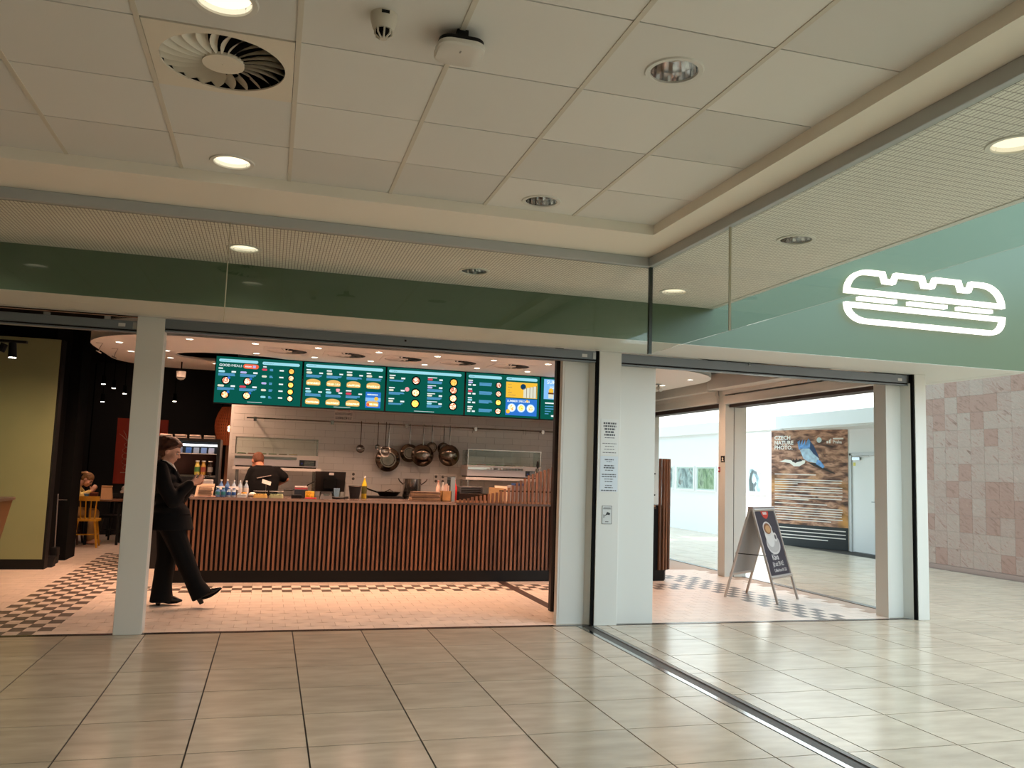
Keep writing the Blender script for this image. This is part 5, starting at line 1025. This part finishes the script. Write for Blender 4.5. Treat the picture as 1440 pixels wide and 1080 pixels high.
# ------------------------------------------------------------------ bird poster on the slanted wall
PA, PB = Vector((11.27, 17.24, 0)), Vector((12.085, 15.58, 0)); pd = (PB-PA); pn = Vector((-pd.y, pd.x, 0)).normalized()
if pn.x > 0: pn = -pn
t = thing('bird_poster', 'tall photo poster of a flying blue and white bird headed CZECH NATURE PHOTO', 'poster', tuple((PA+PB)/2))
PHh = 2.62
def pf(u, v, d=0): q = PA+pd*u+pn*(.004+d); return (q.x, q.y, PHh*(1-v))
mb = MB().hexa([pf(0, 1, -.003), pf(1, 1, -.003), pf(1, 1, .008), pf(0, 1, .008)], [pf(0, 0, -.003), pf(1, 0, -.003), pf(1, 0, .008), pf(0, 0, .008)])
PM = ramp_mat('poster_photo', [(.24, '#2c201d'), (.40, '#6a4a3e'), (.50, '#a0745e'), (.60, '#cf9f84'), (.74, '#7c5c4e')], 3.4, (1, 1, 3.0), .45, distort=.4)
def _gold(m):
    nt = m.node_tree; N = nt.nodes; L = nt.links; b = N['Principled BSDF']; src = b.inputs['Base Color'].links[0].from_socket
    tc = N.new('ShaderNodeTexCoord'); n = N.new('ShaderNodeTexNoise'); n.inputs['Scale'].default_value = 1.5; n.inputs['Detail'].default_value = 3; L.new(tc.outputs['Object'], n.inputs['Vector'])
    r = N.new('ShaderNodeValToRGB'); r.color_ramp.elements[0].position = .50; r.color_ramp.elements[1].position = .72; L.new(n.outputs[0], r.inputs[0])
    sx = N.new('ShaderNodeSeparateXYZ'); L.new(tc.outputs['Object'], sx.inputs[0]); mr = N.new('ShaderNodeMapRange'); mr.inputs['From Min'].default_value = 1.75; mr.inputs['From Max'].default_value = 1.35; L.new(sx.outputs['Z'], mr.inputs[0])
    mu = N.new('ShaderNodeMath'); mu.operation = 'MULTIPLY'; L.new(r.outputs[0], mu.inputs[0]); L.new(mr.outputs[0], mu.inputs[1])
    mx = N.new('ShaderNodeMix'); mx.data_type = 'RGBA'; mx.blend_type = 'MIX'; L.new(mu.outputs[0], mx.inputs['Factor']); L.new(src, mx.inputs['A']); mx.inputs['B'].default_value = lin('#e0a050')
    L.new(mx.outputs['Result'], b.inputs['Base Color'])
_gold(PM)
pan_ = mb.build('printed_panel', PM, t)
def pq(name, m, quads, dz):
    q = MB()
    for u0, u1, v0, v1 in quads: q.add([pf(u0, v0, dz), pf(u1, v0, dz), pf(u1, v1, dz), pf(u0, v1, dz)], [(0, 1, 2, 3)])
    return q.build(name, m, pan_)
M_PW = mat('poster_white', '#f2ece4', .5)
pq('lower_band', mat('poster_band', '#2f3336', .45), [(0, 1, .815, 1)], .010)
ln = []
for v, w in ((.385, .60), (.43, .95), (.45, .94), (.465, .35), (.49, .95), (.51, .95), (.53, .95), (.56, .95), (.585, .94), (.60, .5), (.635, .75), (.67, .95), (.69, .95), (.71, .94), (.73, .94), (.755, .95), (.775, .8)):
    ln.append((.05, .03+w*.95, v-.0036, v+.0036))
for v in (.845, .875, .905, .93): ln.append((.05, .97 if v < .93 else .75, v-.004, v+.004))
pq('text_lines', M_PW, ln, .011)['kind'] = 'stuff'
tx = MB()
for s_, v in (('CZECH', .082), ('NATURE', .125), ('PHOTO.', .168)): text_mb(tx, s_, .125, lambda a, b, v=v: pf(.045+a/pd.length, v-b/PHh, .0115), 'LEFT', .004)
text_mb(tx, 'Praha', .09, lambda a, b: pf(.82+a/pd.length, .115-b/PHh, .0115), 'LEFT', .002)
tx.build('title_lettering', M_PW, pan_)['kind'] = 'stuff'
pq('emblem_bars', M_PW, [(.74, .76, .095, .115), (.77, .79, .085, .115), (.79, .80, .075, .09), (.82, .95, .07, .082)], .0115)
MB().add([pf(.645+.033*math.cos(2*math.pi*k/20), .087+.033*pd.length/PHh*math.sin(2*math.pi*k/20), .0115) for k in range(20)], [tuple(range(20))]).build('round_emblem', mat('emblem_pale', '#d3e4e6', .5), pan_)
def bp(pts, m, name, dz): MB().add([pf((x/12-4)/108, (y/12-6)/165, dz) for x, y in pts], [tuple(range(len(pts)))]).build(name, m, bird)
bird = MB().add([pf((x/12-4)/108, (y/12-6)/165, .0115) for x, y in [(560, 420), (610, 390), (720, 385), (800, 480), (885, 565), (830, 635), (700, 610), (620, 565)]], [tuple(range(8))]).build('bird_picture', mat('bird_pale', '#bcd6ee', .5, noise=(9, .25)), pan_)
bp([(515, 275), (560, 245), (555, 330), (610, 225), (600, 330), (650, 235), (650, 330), (705, 215), (735, 260), (800, 350), (885, 545), (800, 480), (715, 388), (610, 390), (540, 410)], mat('bird_blue', '#6f9ed6', .5, noise=(14, .35)), 'wing', .0118)
bp([(735, 260), (800, 350), (890, 555), (790, 480), (730, 390)], mat('bird_navy', '#34486e', .5), 'wing_edge', .0121)
bp([(850, 575), (900, 590), (975, 690), (945, 720), (830, 650)], mat('bird_blue', '#6f9ed6'), 'tail', .0119)
bp([(690, 620), (830, 640), (1000, 730), (1150, 800), (1130, 808), (960, 745), (800, 690)], mat('bird_dark', '#3a302c', .5), 'legs', .0117)
bp([(200, 622), (300, 578), (400, 588), (480, 640), (560, 590), (650, 590), (640, 640), (545, 695), (455, 695), (380, 640), (300, 628)], mat('bird_white', '#f3eee4', .5), 'neck_and_head', .0119)
bp([(400, 560), (430, 600), (450, 560), (470, 600), (500, 555), (520, 595), (560, 560), (600, 600), (500, 625), (430, 620)], mat('bird_dark', '#3a302c'), 'feathers', .0122)
# ------------------------------------------------------------------ folding A-board
t = thing('sandwich_board', 'folding advertising board with a coffee cup poster on the shop floor', 'A-board', (5.985, 9.375, 0), math.radians(33))
M_AF = mat('board_frame', '#c9c2bc', .3, metal=.7)
HB, DB, WB = 1.11, .34, .30
def af(s_, h, side=-1, d=0, u=0):      # point on a leaf: h height, d offset outwards
    y = side*(DB+(.015-DB)*h/HB); ang = math.atan2(DB-.015, HB); return (u, y+side*d*math.cos(ang), h+d*math.sin(ang))
for side, nm in ((-1, 'front_leaf'), (1, 'rear_leaf')):
    mb = MB()
    for u in (-WB, WB): mb.tube([af(0, 0, side, 0, u), af(0, HB, side, 0, u)], .016, 6)
    lf = mb.build(nm, M_AF, t, local=True)
    q = MB()
    for h in (.29, HB-.02): q.tube([af(0, h, side, .003, -WB), af(0, h, side, .003, WB)], .022, 6)
    q.build('cross_bar', M_AF, lf, local=True)
    for d0, m_, n_ in ((.0, mat('board_back', '#a9a6a4', .5), 'backing_sheet'),):
        MB().hexa([af(0, .29, side, d0-.004, -WB), af(0, .29, side, d0-.004, WB), af(0, .29, side, d0+.002, WB), af(0, .29, side, d0+.002, -WB)], [af(0, HB, side, d0-.004, -WB), af(0, HB, side, d0-.004, WB), af(0, HB, side, d0+.002, WB), af(0, HB, side, d0+.002, -WB)]).build(n_, m_, lf, local=True)
    def al(a, b, d): return af(0, .315+b, side, d, a*(-side))
    po = MB().hexa([al(-.275, 0, .003), al(.275, 0, .003), al(.275, 0, .006), al(-.275, 0, .006)], [al(-.275, .775, .003), al(.275, .775, .003), al(.275, .775, .006), al(-.275, .775, .006)]).build('poster_sheet', mat('board_poster', '#35323f', .4), lf, local=True)
    def ae(cu, cv, ru, rv, m_, n_, d, a0=0, a1=360, rot=0):
        c_, s2 = math.cos(math.radians(rot)), math.sin(math.radians(rot)); k = 28; pts = []
        for i in range(k+1):
            a = math.radians(a0+(a1-a0)*i/k); x, y = ru*math.cos(a), rv*math.sin(a); pts.append(al(cu+x*c_-y*s2, cv+x*s2+y*c_, d))
        if a1-a0 == 360: pts = pts[:-1]
        MB().add(pts, [tuple(range(len(pts)))]).build(n_, m_, po, local=True)
    ae(0, .775, .11, .11, mat('badge_red', '#cf3a2a', .4), 'red_badge', .007, 180, 360)
    ae(.02, .36, .19, .125, mat('cup_white', '#d2cecb', .4), 'saucer', .007); ae(.02, .365, .17, .105, mat('cup_shade', '#bdb8b5', .4), 'saucer_well', .0074)
    ae(-.03, .47, .125, .145, mat('cup_white2', '#dedad6', .4), 'cup_side', .0078); ae(.12, .44, .05, .055, mat('cup_white2', '#dedad6'), 'cup_handle', .0076); ae(.125, .44, .025, .03, mat('cup_gap', '#4a4651', .4), 'handle_gap', .0079)
    ae(-.04, .545, .125, .085, mat('cup_white', '#d2cecb'), 'cup_rim', .0082); ae(-.04, .545, .10, .066, mat('coffee', '#8a5a36', .4), 'coffee', .0086); ae(-.03, .54, .07, .045, mat('crema', '#c99a6a', .4), 'crema', .009)
    q = MB()
    text_mb(q, 'Káva', .095, lambda a, b: al(-.12+a, .175+b, .007), 'LEFT', .0012); text_mb(q, 'již od 39 Kč', .075, lambda a, b: al(-.15+a*.85, .10+b, .007), 'LEFT', .0008); text_mb(q, 'Coffee from 39 CZK', .05, lambda a, b: al(-.15+a*.85, .035+b, .007), 'LEFT', .0006)
    for i in range(4): q.add([al(-.055+.028*i, .715, .0075), al(-.035+.028*i, .715, .0075), al(-.035+.028*i, .748, .0075), al(-.055+.028*i, .748, .0075)], [(0, 1, 2, 3)])
    q.build('lettering', mat('board_white', '#e6e2de', .5), po, local=True)
MB().box(-WB-.02, WB+.02, -.035, .035, HB-.01, HB+.02, .008).build('hinge_cap', mat('board_cap', '#b9b4b8', .3, metal=.6), t, local=True)
MB().tube([(-WB, -.2, .55), (-WB, .2, .55)], .006, 6).build('spreader', M_BLACK, t, local=True)
# ------------------------------------------------------------------ people
def cap(mb, a, b, ra, rb, n=14):
    """closed tapered capsule"""
    a, b = Vector(a), Vector(b); d = (b-a); L_ = d.length; d.normalize(); pts = []; rs = []
    for i in range(5): q = math.pi/2*(1-i/4); pts.append(a-d*ra*math.sin(q)); rs.append(max(.0008, ra*math.cos(q)))
    for i in range(1, 4): pts.append(a+d*L_*i/4); rs.append(ra+(rb-ra)*i/4)
    for i in range(5): q = math.pi/2*i/4; pts.append(b+d*rb*math.sin(q)); rs.append(max(.0008, rb*math.cos(q)))
    return mb.tube(pts, rs, n)
def chain(mb, pts, rs):
    for i in range(len(pts)-1): cap(mb, pts[i], pts[i+1], rs[i], rs[i+1])
    return mb
def loft(mb, rings, n=26):
    """closed elliptical loft through (x, y, z, rx, ry), densified"""
    pts = []
    for a, b in zip(rings, rings[1:]):
        for i in range(4): pts.append(tuple(p+(q-p)*(i/4) for p, q in zip(a, b)))
    pts.append(rings[-1]); vs = [(x+rx*math.cos(2*math.pi*k/n), y+ry*math.sin(2*math.pi*k/n), z) for x, y, z, rx, ry in pts for k in range(n)]; m = len(pts)
    return mb.add(vs, [(i*n+k, i*n+(k+1) % n, (i+1)*n+(k+1) % n, (i+1)*n+k) for i in range(m-1) for k in range(n)]+[tuple(range(n-1, -1, -1)), tuple((m-1)*n+k for k in range(n))])
def remesh(mb, name, m, parent, voxel=.01, it=6, dec=1.0):
    tmp = mb.build('tmp', M_BLACK, origin=(0, 0, 0)); md = tmp.modifiers.new('r', 'REMESH'); md.mode = 'VOXEL'; md.voxel_size = voxel
    sm_ = tmp.modifiers.new('s', 'SMOOTH'); sm_.iterations = it; sm_.factor = .5
    if dec < 1: dc = tmp.modifiers.new('d', 'DECIMATE'); dc.ratio = dec
    dg = bpy.context.evaluated_depsgraph_get(); me = bpy.data.meshes.new_from_object(tmp.evaluated_get(dg)); bpy.data.objects.remove(tmp)
    me.name = name; me.transform(WM[parent.name].inverted()); me.materials.clear(); me.materials.append(m)
    me.polygons.foreach_set('material_index', [0]*len(me.polygons)); me.polygons.foreach_set('use_smooth', [True]*len(me.polygons)); me.update()
    o = bpy.data.objects.new(name, me); COL.objects.link(o); o.parent = parent; WM[o.name] = WM[parent.name].copy(); return o
def hand(mb, wrist, d, palm_n, s=1.0, curl=.6, left=False):
    """palm, four unequal bent fingers and a thumb; d = pointing direction, palm_n = direction the palm faces"""
    d = Vector(d).normalized(); nrm = Vector(palm_n).normalized(); nrm = (nrm-d*nrm.dot(d)).normalized(); sd = d.cross(nrm)*(1 if left else -1); w = Vector(wrist)
    for k in (-.028, -.010, .010, .028): cap(mb, w+sd*k*s*.6, w+d*.085*s+sd*k*s, .015*s, .013*s, 8)
    for k, l in ((-.031, .062), (-.010, .074), (.011, .070), (.031, .055)):
        p = w+d*.088*s+sd*k*s; a = d; pts = [p]
        for j in range(3):
            a = (a*math.cos(curl)+nrm*math.sin(curl)).normalized(); p = p+a*l*s*(.45, .32, .23)[j]; pts.append(p)
        chain(mb, pts, [.0105*s, .0095*s, .0085*s, .0075*s])
    p = w+d*.025*s-sd*.028*s; a = (d*.6-sd*.75+nrm*.3).normalized(); pts = [p]
    for j in range(2): p = p+a*.036*s; pts.append(p); a = (a*.8+d*.45+nrm*.25).normalized()
    chain(mb, pts, [.014*s, .0115*s, .009*s])
def head(mb, c, fw, up, s=1.0):
    """skull, jaw, brow, nose, lips, chin, ears around centre c"""
    fw = Vector(fw).normalized(); up = Vector(up).normalized(); up = (up-fw*up.dot(fw)).normalized(); sd = up.cross(fw); M3 = Matrix((fw, sd, up)).transposed(); c = Vector(c)
    P = lambda x, y, z: c+(fw*x+sd*y+up*z)*s
    mb.ell(P(-.012, 0, .025), (.096*s, .076*s, .098*s), 20, 14, M3)
    mb.ell(P(.028, 0, -.045), (.062*s, .056*s, .070*s), 18, 12, M3)
    mb.ell(P(.052, 0, -.092), (.028*s, .032*s, .022*s), 12, 8, M3)
    mb.ell(P(.066, 0, .028), (.022*s, .052*s, .016*s), 12, 8, M3)
    cap(mb, P(.082, 0, .015), P(.104, 0, -.022), .008*s, .012*s, 10)
    mb.ell(P(.092, .011, -.026), (.010*s, .009*s, .008*s), 10, 6, M3); mb.ell(P(.092, -.011, -.026), (.010*s, .009*s, .008*s), 10, 6, M3)
    mb.ell(P(.078, 0, -.052), (.014*s, .024*s, .008*s), 12, 8, M3); mb.ell(P(.076, 0, -.066), (.014*s, .022*s, .009*s), 12, 8, M3)
    for q in (-1, 1):
        mb.ell(P(.055, q*.042, -.025), (.028*s, .022*s, .028*s), 12, 8, M3)
        mb.ell(P(-.012, q*.078, -.008), (.020*s, .009*s, .032*s), 12, 8, M3)
    return P, M3
def face_parts(P, M3, t, s=1.0, brow='#2a1a12', lip='#a8645a'):
    for q in (-1, 1):
        e = MB().ell(P(.078, q*.031, .004), (.008*s, .013*s, .010*s), 12, 8, M3).build('eye', mat('eye_white', '#d8d0c8', .2), t, 60)
        MB().ell(P(.0845, q*.031, .003), (.003*s, .006*s, .006*s), 10, 6, M3).build('iris', mat('iris', '#2a1c14', .2), e, 60)
        MB().tube([P(.083, q*.013, .022), P(.086, q*.03, .028), P(.072, q*.05, .022)], .0035*s, 6).build('eyebrow', mat('brow'+brow, brow, .8), t, 60)
    MB().ell(P(.091, 0, -.057), (.004*s, .019*s, .0045*s), 12, 6, M3).ell(P(.089, 0, -.063), (.004*s, .016*s, .0045*s), 12, 6, M3).build('lips', mat('lip'+lip, lip, .45), t, 60)
SKIN = mat('skin', '#d6a088', .5, noise=(20, .05))
M_SUIT = mat('suit_black', '#0a090b', .85, spec=.2, bump=(90, .15)); M_TROU = mat('trouser_black', '#080809', .85, spec=.2, bump=(90, .15))
# ---- woman in a black suit
t = thing('person', 'woman in a black trouser suit walking past the counter looking at a phone', 'person', (-.90, 9.24, 0))
Y0 = 9.24
def w(x, y, z): return Vector((x, Y0+y, z))
bodym = MB()
hc = w(-.985, 0, 1.555); P, M3 = head(bodym, hc, (.93, -.12, -.34), (.3, 0, 1), 1.03)
chain(bodym, [w(-1.045, 0, 1.36), w(-1.01, 0, 1.49)], [.058, .05])
for z, x, rx, ry in ((1.36, -1.05, .09, .17), (1.25, -1.01, .11, .165), (1.10, -.98, .105, .145), (.98, -.96, .12, .16), (.87, -.955, .13, .165)): bodym.ell(w(x, 0, z), (rx, ry, .11), 18, 10)
chain(bodym, [w(-.96, .085, .86), w(-.955, .09, .47), w(-.985, .09, .08)], [.085, .06, .042]); chain(bodym, [w(-.93, -.085, .86), w(-.755, -.09, .48), w(-.605, -.09, .13)], [.085, .06, .042])
elN, elF = w(-.90, -.235, 1.06), w(-.88, .235, 1.07); wrN, wrF = w(-.755, -.10, 1.245), w(-.745, .10, 1.235)
chain(bodym, [w(-1.05, -.165, 1.375), elN, wrN], [.052, .042, .027]); chain(bodym, [w(-1.05, .165, 1.375), elF, wrF], [.052, .042, .027])
hand(bodym, wrN, (.75, .30, .25), (.25, .75, .6), 1.0, .55); hand(bodym, wrF, (.75, -.35, .22), (.25, -.75, .6), 1.0, .55, True)
body = remesh(bodym, 'body', SKIN, t, .0075, 5)
face_parts(P, M3, t, 1.03)
# jacket
j = MB()
for z, x, rx, ry in ((1.40, -1.055, .075, .145), (1.35, -1.05, .105, .19), (1.28, -1.02, .135, .20), (1.19, -.985, .155, .195), (1.08, -.965, .15, .185), (.98, -.945, .165, .195), (.90, -.93, .18, .20)): j.ell(w(x, 0, z), (rx, ry, .075), 22, 10)
j.lathe([(.16, .98), (.185, .90), (.205, .82), (.222, .768)], w(-.925, 0, 0), 28, None, 1.0, 1.03)
chain(j, [w(-1.05, -.165, 1.375), w(-.985, -.235, 1.20), elN, w(-.835, -.17, 1.16), w(-.775, -.115, 1.225)], [.078, .076, .068, .06, .052]); chain(j, [w(-1.05, .165, 1.375), w(-.98, .235, 1.2), elF, w(-.82, .17, 1.15), w(-.765, .115, 1.215)], [.078, .076, .068, .06, .052])
for yy in (-.06, .06): chain(j, [w(-1.10, yy*.5, 1.435), w(-1.02, yy*1.5, 1.445), w(-.93, yy*1.0, 1.37), w(-.855, yy*.5, 1.25)], [.018, .018, .018, .012])
jk = remesh(j, 'jacket', M_SUIT, t, .011, 4)
MB().tube([w(-.865, -.17, 1.17), w(-.85, -.178, 1.14), w(-.88, -.20, 1.12)], .006, 5).tube([w(-.835, -.225, .93), w(-.74, -.20, .93)], .005, 5).build('seam_fold', M_SUIT, jk)
MB().ell(w(-.775, .0, 1.08), (.009, .009, .009), 10, 6).build('button', M_BLACK, jk)
c_ = MB(); chain(c_, [w(-1.075, -.055, 1.445), w(-1.03, -.075, 1.458), w(-.965, -.06, 1.43), w(-.915, -.02, 1.36)], [.011, .012, .012, .007]); chain(c_, [w(-1.075, .055, 1.445), w(-1.03, .075, 1.458), w(-.965, .06, 1.43), w(-.915, .02, 1.36)], [.011, .012, .012, .007]); cap(c_, w(-1.075, -.055, 1.445), w(-1.075, .055, 1.445), .011, .011)
remesh(c_, 'shirt_collar', mat('shirt_white', '#d8d0cc', .7), t, .006, 4)
# trousers with wide hems
j = MB()
for z, x in ((.90, -.94), (.83, -.935)): j.ell(w(x, 0, z), (.16, .185, .10), 20, 10)
chain(j, [w(-.965, .09, .82), w(-.955, .095, .48), w(-.975, .095, .32)], [.115, .098, .094]); j.tube([w(-.965, .095, .40), w(-.98, .095, .20), w(-.975, .095, .035)], [.092, .096, .115], 18)
chain(j, [w(-.925, -.09, .82), w(-.765, -.095, .48), w(-.70, -.095, .34)], [.118, .096, .086]); j.tube([w(-.72, -.095, .38), w(-.655, -.095, .24), w(-.575, -.095, .115)], [.085, .086, .105], 18)
remesh(j, 'trousers', M_TROU, t, .011, 5)
M_SHOE = mat('shoe_black', '#0c0b0c', .25)
def shoe(an, toe, n, name):
    an, toe = Vector(an), Vector(toe); d = (toe-an).normalized(); up = Vector((-d.z, 0, d.x)); q = MB()
    cap(q, an+up*.06, an-up*.005, .040, .038); cap(q, an-up*.01, an+d*.13-up*.018, .037, .034); cap(q, an+d*.13-up*.018, an+d*.205-up*.022, .034, .014)
    s_ = remesh(q, name, M_SHOE, t, .007, 4)
    h0 = an-d*.03; fn = lambda u, v, e: tuple(h0+d*u+up*v+Vector((0, e, 0)))
    MB().prism([(-.01, -.03), (.045, -.03), (.038, -.088), (.0, -.088)], fn, -.027, .027).build('heel', M_SHOE, s_)
    MB().prism([(.04, -.045), (.13, -.052), (.21, -.040), (.235, -.030), (.20, -.048), (.12, -.062), (.05, -.055)], fn, -.03, .03).build('sole', M_BLACK, s_)
shoe(w(-.985, .09, .088), w(-.76, .07, .066), 1, 'shoe'); shoe(w(-.60, -.09, .125), w(-.40, -.10, .215), 1, 'shoe')
# hair tied back in a loose tail
hb = MB(); hp = lambda x, y, z: P(x, y, z)
hb.ell(P(-.030, 0, .045), (.098, .084, .096), 20, 12, M3); hb.ell(P(-.055, 0, .0), (.075, .078, .09), 18, 12, M3); hb.ell(P(.03, 0, .098), (.06, .068, .028), 16, 8, M3)
for q in (-1, 1): chain(hb, [P(.045, q*.058, .075), P(.005, q*.078, .035), P(-.05, q*.07, -.005)], [.016, .018, .02])
hb.ell(P(-.10, 0, .075), (.062, .06, .06), 16, 10, M3); hb.ell(P(-.02, 0, .075), (.10, .08, .075), 18, 10, M3)
chain(hb, [P(-.09, 0, .075), P(-.135, 0, .07), P(-.16, 0, .01), P(-.165, 0, -.07), P(-.145, 0, -.13)], [.042, .045, .045, .038, .015]); chain(hb, [P(-.08, 0, .0), P(-.125, -.02, -.05), P(-.14, -.02, -.115)], [.04, .04, .02])
for k in range(7): a = -1+2*k/6; chain(hb, [P(-.12, a*.04, .04), P(-.165, a*.05, -.05), P(-.15-.01*k % .03, a*.055, -.14)], [.014, .013, .006])
hr = remesh(hb, 'hair', mat('hair_brown', '#553020', .5, noise=(30, .5), bump=(60, .8)), t, .008, 3)
MB().lathe([(.040, -.012), (.046, 0), (.040, .012)], P(-.115, 0, .07), 14, Matrix.Rotation(math.radians(80), 4, 'Y')).build('hair_tie', M_BLACK, hr, 60)
ph = thing('phone', 'dark smartphone held in the walking woman\'s hands', 'phone', tuple(w(-.63, 0, 1.27)))
pm_ = Matrix.Translation(w(-.645, -.005, 1.288)) @ Matrix.Rotation(math.radians(-28), 4, 'Y')
q = MB().box(-.075, .075, -.037, .037, -.004, .004, .003); q.v = [tuple(pm_ @ Vector(v)) for v in q.v]; q.build('phone_body', mat('phone_black', '#101114', .25), ph)
q = MB().box(-.07, .07, -.033, .033, .004, .0046); q.v = [tuple(pm_ @ Vector(v)) for v in q.v]; q.build('phone_screen', emis('phone_screen', '#3a4450', .4), ph)
# ---- kitchen worker in a black T-shirt, bent over the bench
t = thing('person', 'kitchen worker in a black T-shirt bending over behind the counter', 'person', (-.05, 12.05, 0))
bm_ = MB(); SK2 = mat('skin_warm', '#b8795c', .5)
P, M3 = head(bm_, (-.165, 12.30, 1.485), (-.28, .80, -.55), (-.05, .55, .85), 1.0)
chain(bm_, [(-.09, 12.14, 1.36), (-.145, 12.24, 1.45)], [.06, .055])
for z, y, rx, ry in ((1.33, 12.12, .17, .10), (1.22, 12.06, .165, .11), (1.08, 12.02, .15, .11), (.95, 12.0, .155, .115)): bm_.ell((-.06, y, z), (rx, ry, .10), 18, 10)
chain(bm_, [(-.13, 12.0, .92), (-.13, 12.05, .5), (-.13, 12.02, .08)], [.09, .065, .045]); chain(bm_, [(.03, 12.0, .92), (.03, 12.05, .5), (.03, 12.02, .08)], [.09, .065, .045])
for x in (-.13, .03): bm_.ell((x, 12.08, .04), (.045, .13, .04), 14, 8)
chain(bm_, [(-.225, 12.10, 1.33), (-.275, 12.08, 1.14), (-.235, 12.20, 1.02)], [.052, .043, .030]); chain(bm_, [(.10, 12.12, 1.34), (.225, 12.10, 1.26), (.10, 12.30, 1.17)], [.052, .043, .030])
hand(bm_, (-.235, 12.20, 1.02), (.2, .9, .15), (.3, 0, -1), 1.05, .4); hand(bm_, (.10, 12.30, 1.17), (-.5, .8, -.2), (-.3, 0, -1), 1.05, .4, True)
remesh(bm_, 'body', SK2, t, .009, 5); face_parts(P, M3, t, 1.0)
q = MB()
loft(q, [(-.06, 12.0, .84, .19, .145), (-.06, 12.0, .97, .19, .15), (-.06, 12.02, 1.08, .188, .15), (-.06, 12.05, 1.20, .198, .15), (-.06, 12.09, 1.30, .205, .142), (-.065, 12.12, 1.38, .185, .125), (-.08, 12.15, 1.44, .11, .09)])
chain(q, [(-.21, 12.10, 1.345), (-.27, 12.08, 1.19)], [.082, .070]); chain(q, [(.09, 12.12, 1.35), (.19, 12.10, 1.285)], [.082, .072])
sh = remesh(q, 'tshirt', mat('tshirt_black', '#0b0a0a', .9, spec=.15, bump=(40, .4)), t, .011, 4)
pr = MB()
for i in range(12): x = -.155+.0155*i; pr.box(x, x+.011, 11.915, 11.96, 1.262+.0035*i, 1.272+.0035*i)
pr.build('back_print', mat('shirt_print', '#b9aaa4', .6), sh)['kind'] = 'stuff'
q = MB(); q.ell((-.05, 12.0, .88), (.17, .13, .11), 18, 8); chain(q, [(-.13, 12.0, .86), (-.13, 12.05, .5), (-.13, 12.02, .12)], [.105, .085, .075]); chain(q, [(.03, 12.0, .86), (.03, 12.05, .5), (.03, 12.02, .12)], [.105, .085, .075])
remesh(q, 'trousers', M_TROU, t, .013, 4)
q = MB(); q.ell(P(-.02, 0, .045), (.100, .082, .090), 18, 10, M3); q.ell(P(-.05, 0, .005), (.068, .074, .07), 16, 10, M3)
remesh(q, 'hair', mat('hair_ginger', '#5a3218', .7, bump=(70, .8)), t, .009, 3)
# ---- diner with fair tied hair
t = thing('person', 'seated diner with fair tied hair and a yellow top bowed over the table', 'person', (-3.2, 15.95, 0))
bm_ = MB(); P, M3 = head(bm_, (-2.985, 15.93, 1.085), (.78, -.25, -.58), (.55, 0, .8), .95)
chain(bm_, [(-3.16, 15.95, .98), (-3.05, 15.94, 1.06)], [.055, .05])
for z, x, rx, ry in ((.95, -3.18, .10, .15), (.82, -3.22, .11, .15), (.66, -3.25, .115, .15), (.55, -3.25, .13, .16)): bm_.ell((x, 15.95, z), (rx, ry, .10), 16, 10)
for y in (15.86, 16.04): chain(bm_, [(-3.22, y, .54), (-2.86, y, .52), (-2.88, y, .08)], [.08, .06, .042]); bm_.ell((-2.83, y, .04), (.12, .045, .04), 12, 8)
chain(bm_, [(-3.17, 15.80, .95), (-3.05, 15.74, .80), (-2.90, 15.84, .90)], [.045, .04, .028]); chain(bm_, [(-3.17, 16.10, .95), (-3.05, 16.14, .80), (-2.90, 16.0, .90)], [.045, .04, .028])
hand(bm_, (-2.90, 15.84, .90), (.45, .2, .75), (-.2, .9, 0), .9, .5); hand(bm_, (-2.90, 16.0, .90), (.45, -.2, .75), (-.2, -.9, 0), .9, .5, True)
remesh(bm_, 'body', mat('skin_pale', '#d6a184', .5), t, .010, 4); face_parts(P, M3, t, .95)
q = MB()
for z, x, rx, ry in ((.97, -3.17, .09, .15), (.90, -3.19, .125, .18), (.78, -3.23, .13, .175), (.64, -3.25, .135, .17), (.54, -3.25, .15, .18)): q.ell((x, 15.95, z), (rx, ry, .09), 18, 10)
chain(q, [(-3.17, 15.80, .94), (-3.05, 15.74, .80), (-2.93, 15.82, .88)], [.065, .058, .045]); chain(q, [(-3.17, 16.10, .94), (-3.05, 16.14, .80), (-2.93, 16.02, .88)], [.065, .058, .045])
remesh(q, 'top', mat('top_yellow', '#d8b96a', .8), t, .013, 4)
q = MB()
for y in (15.86, 16.04): chain(q, [(-3.20, y, .53), (-2.86, y, .52), (-2.88, y, .12)], [.10, .082, .07])
remesh(q, 'trousers', mat('trouser_tan', '#b08a58', .8), t, .014, 4)
q = MB(); q.ell(P(-.022, 0, .04), (.098, .080, .090), 18, 10, M3); q.ell(P(-.06, 0, .0), (.06, .07, .07), 16, 10, M3); q.ell(P(-.115, 0, .07), (.04, .04, .04), 12, 8, M3)
for k in range(3): chain(q, [P(-.12, .02*(k-1), .06), P(-.17, .02*(k-1), .03), P(-.19, .02*(k-1), -.03)], [.025, .022, .01])
remesh(q, 'hair', mat('hair_fair', '#8a6238', .6, bump=(60, .8)), t, .009, 3)
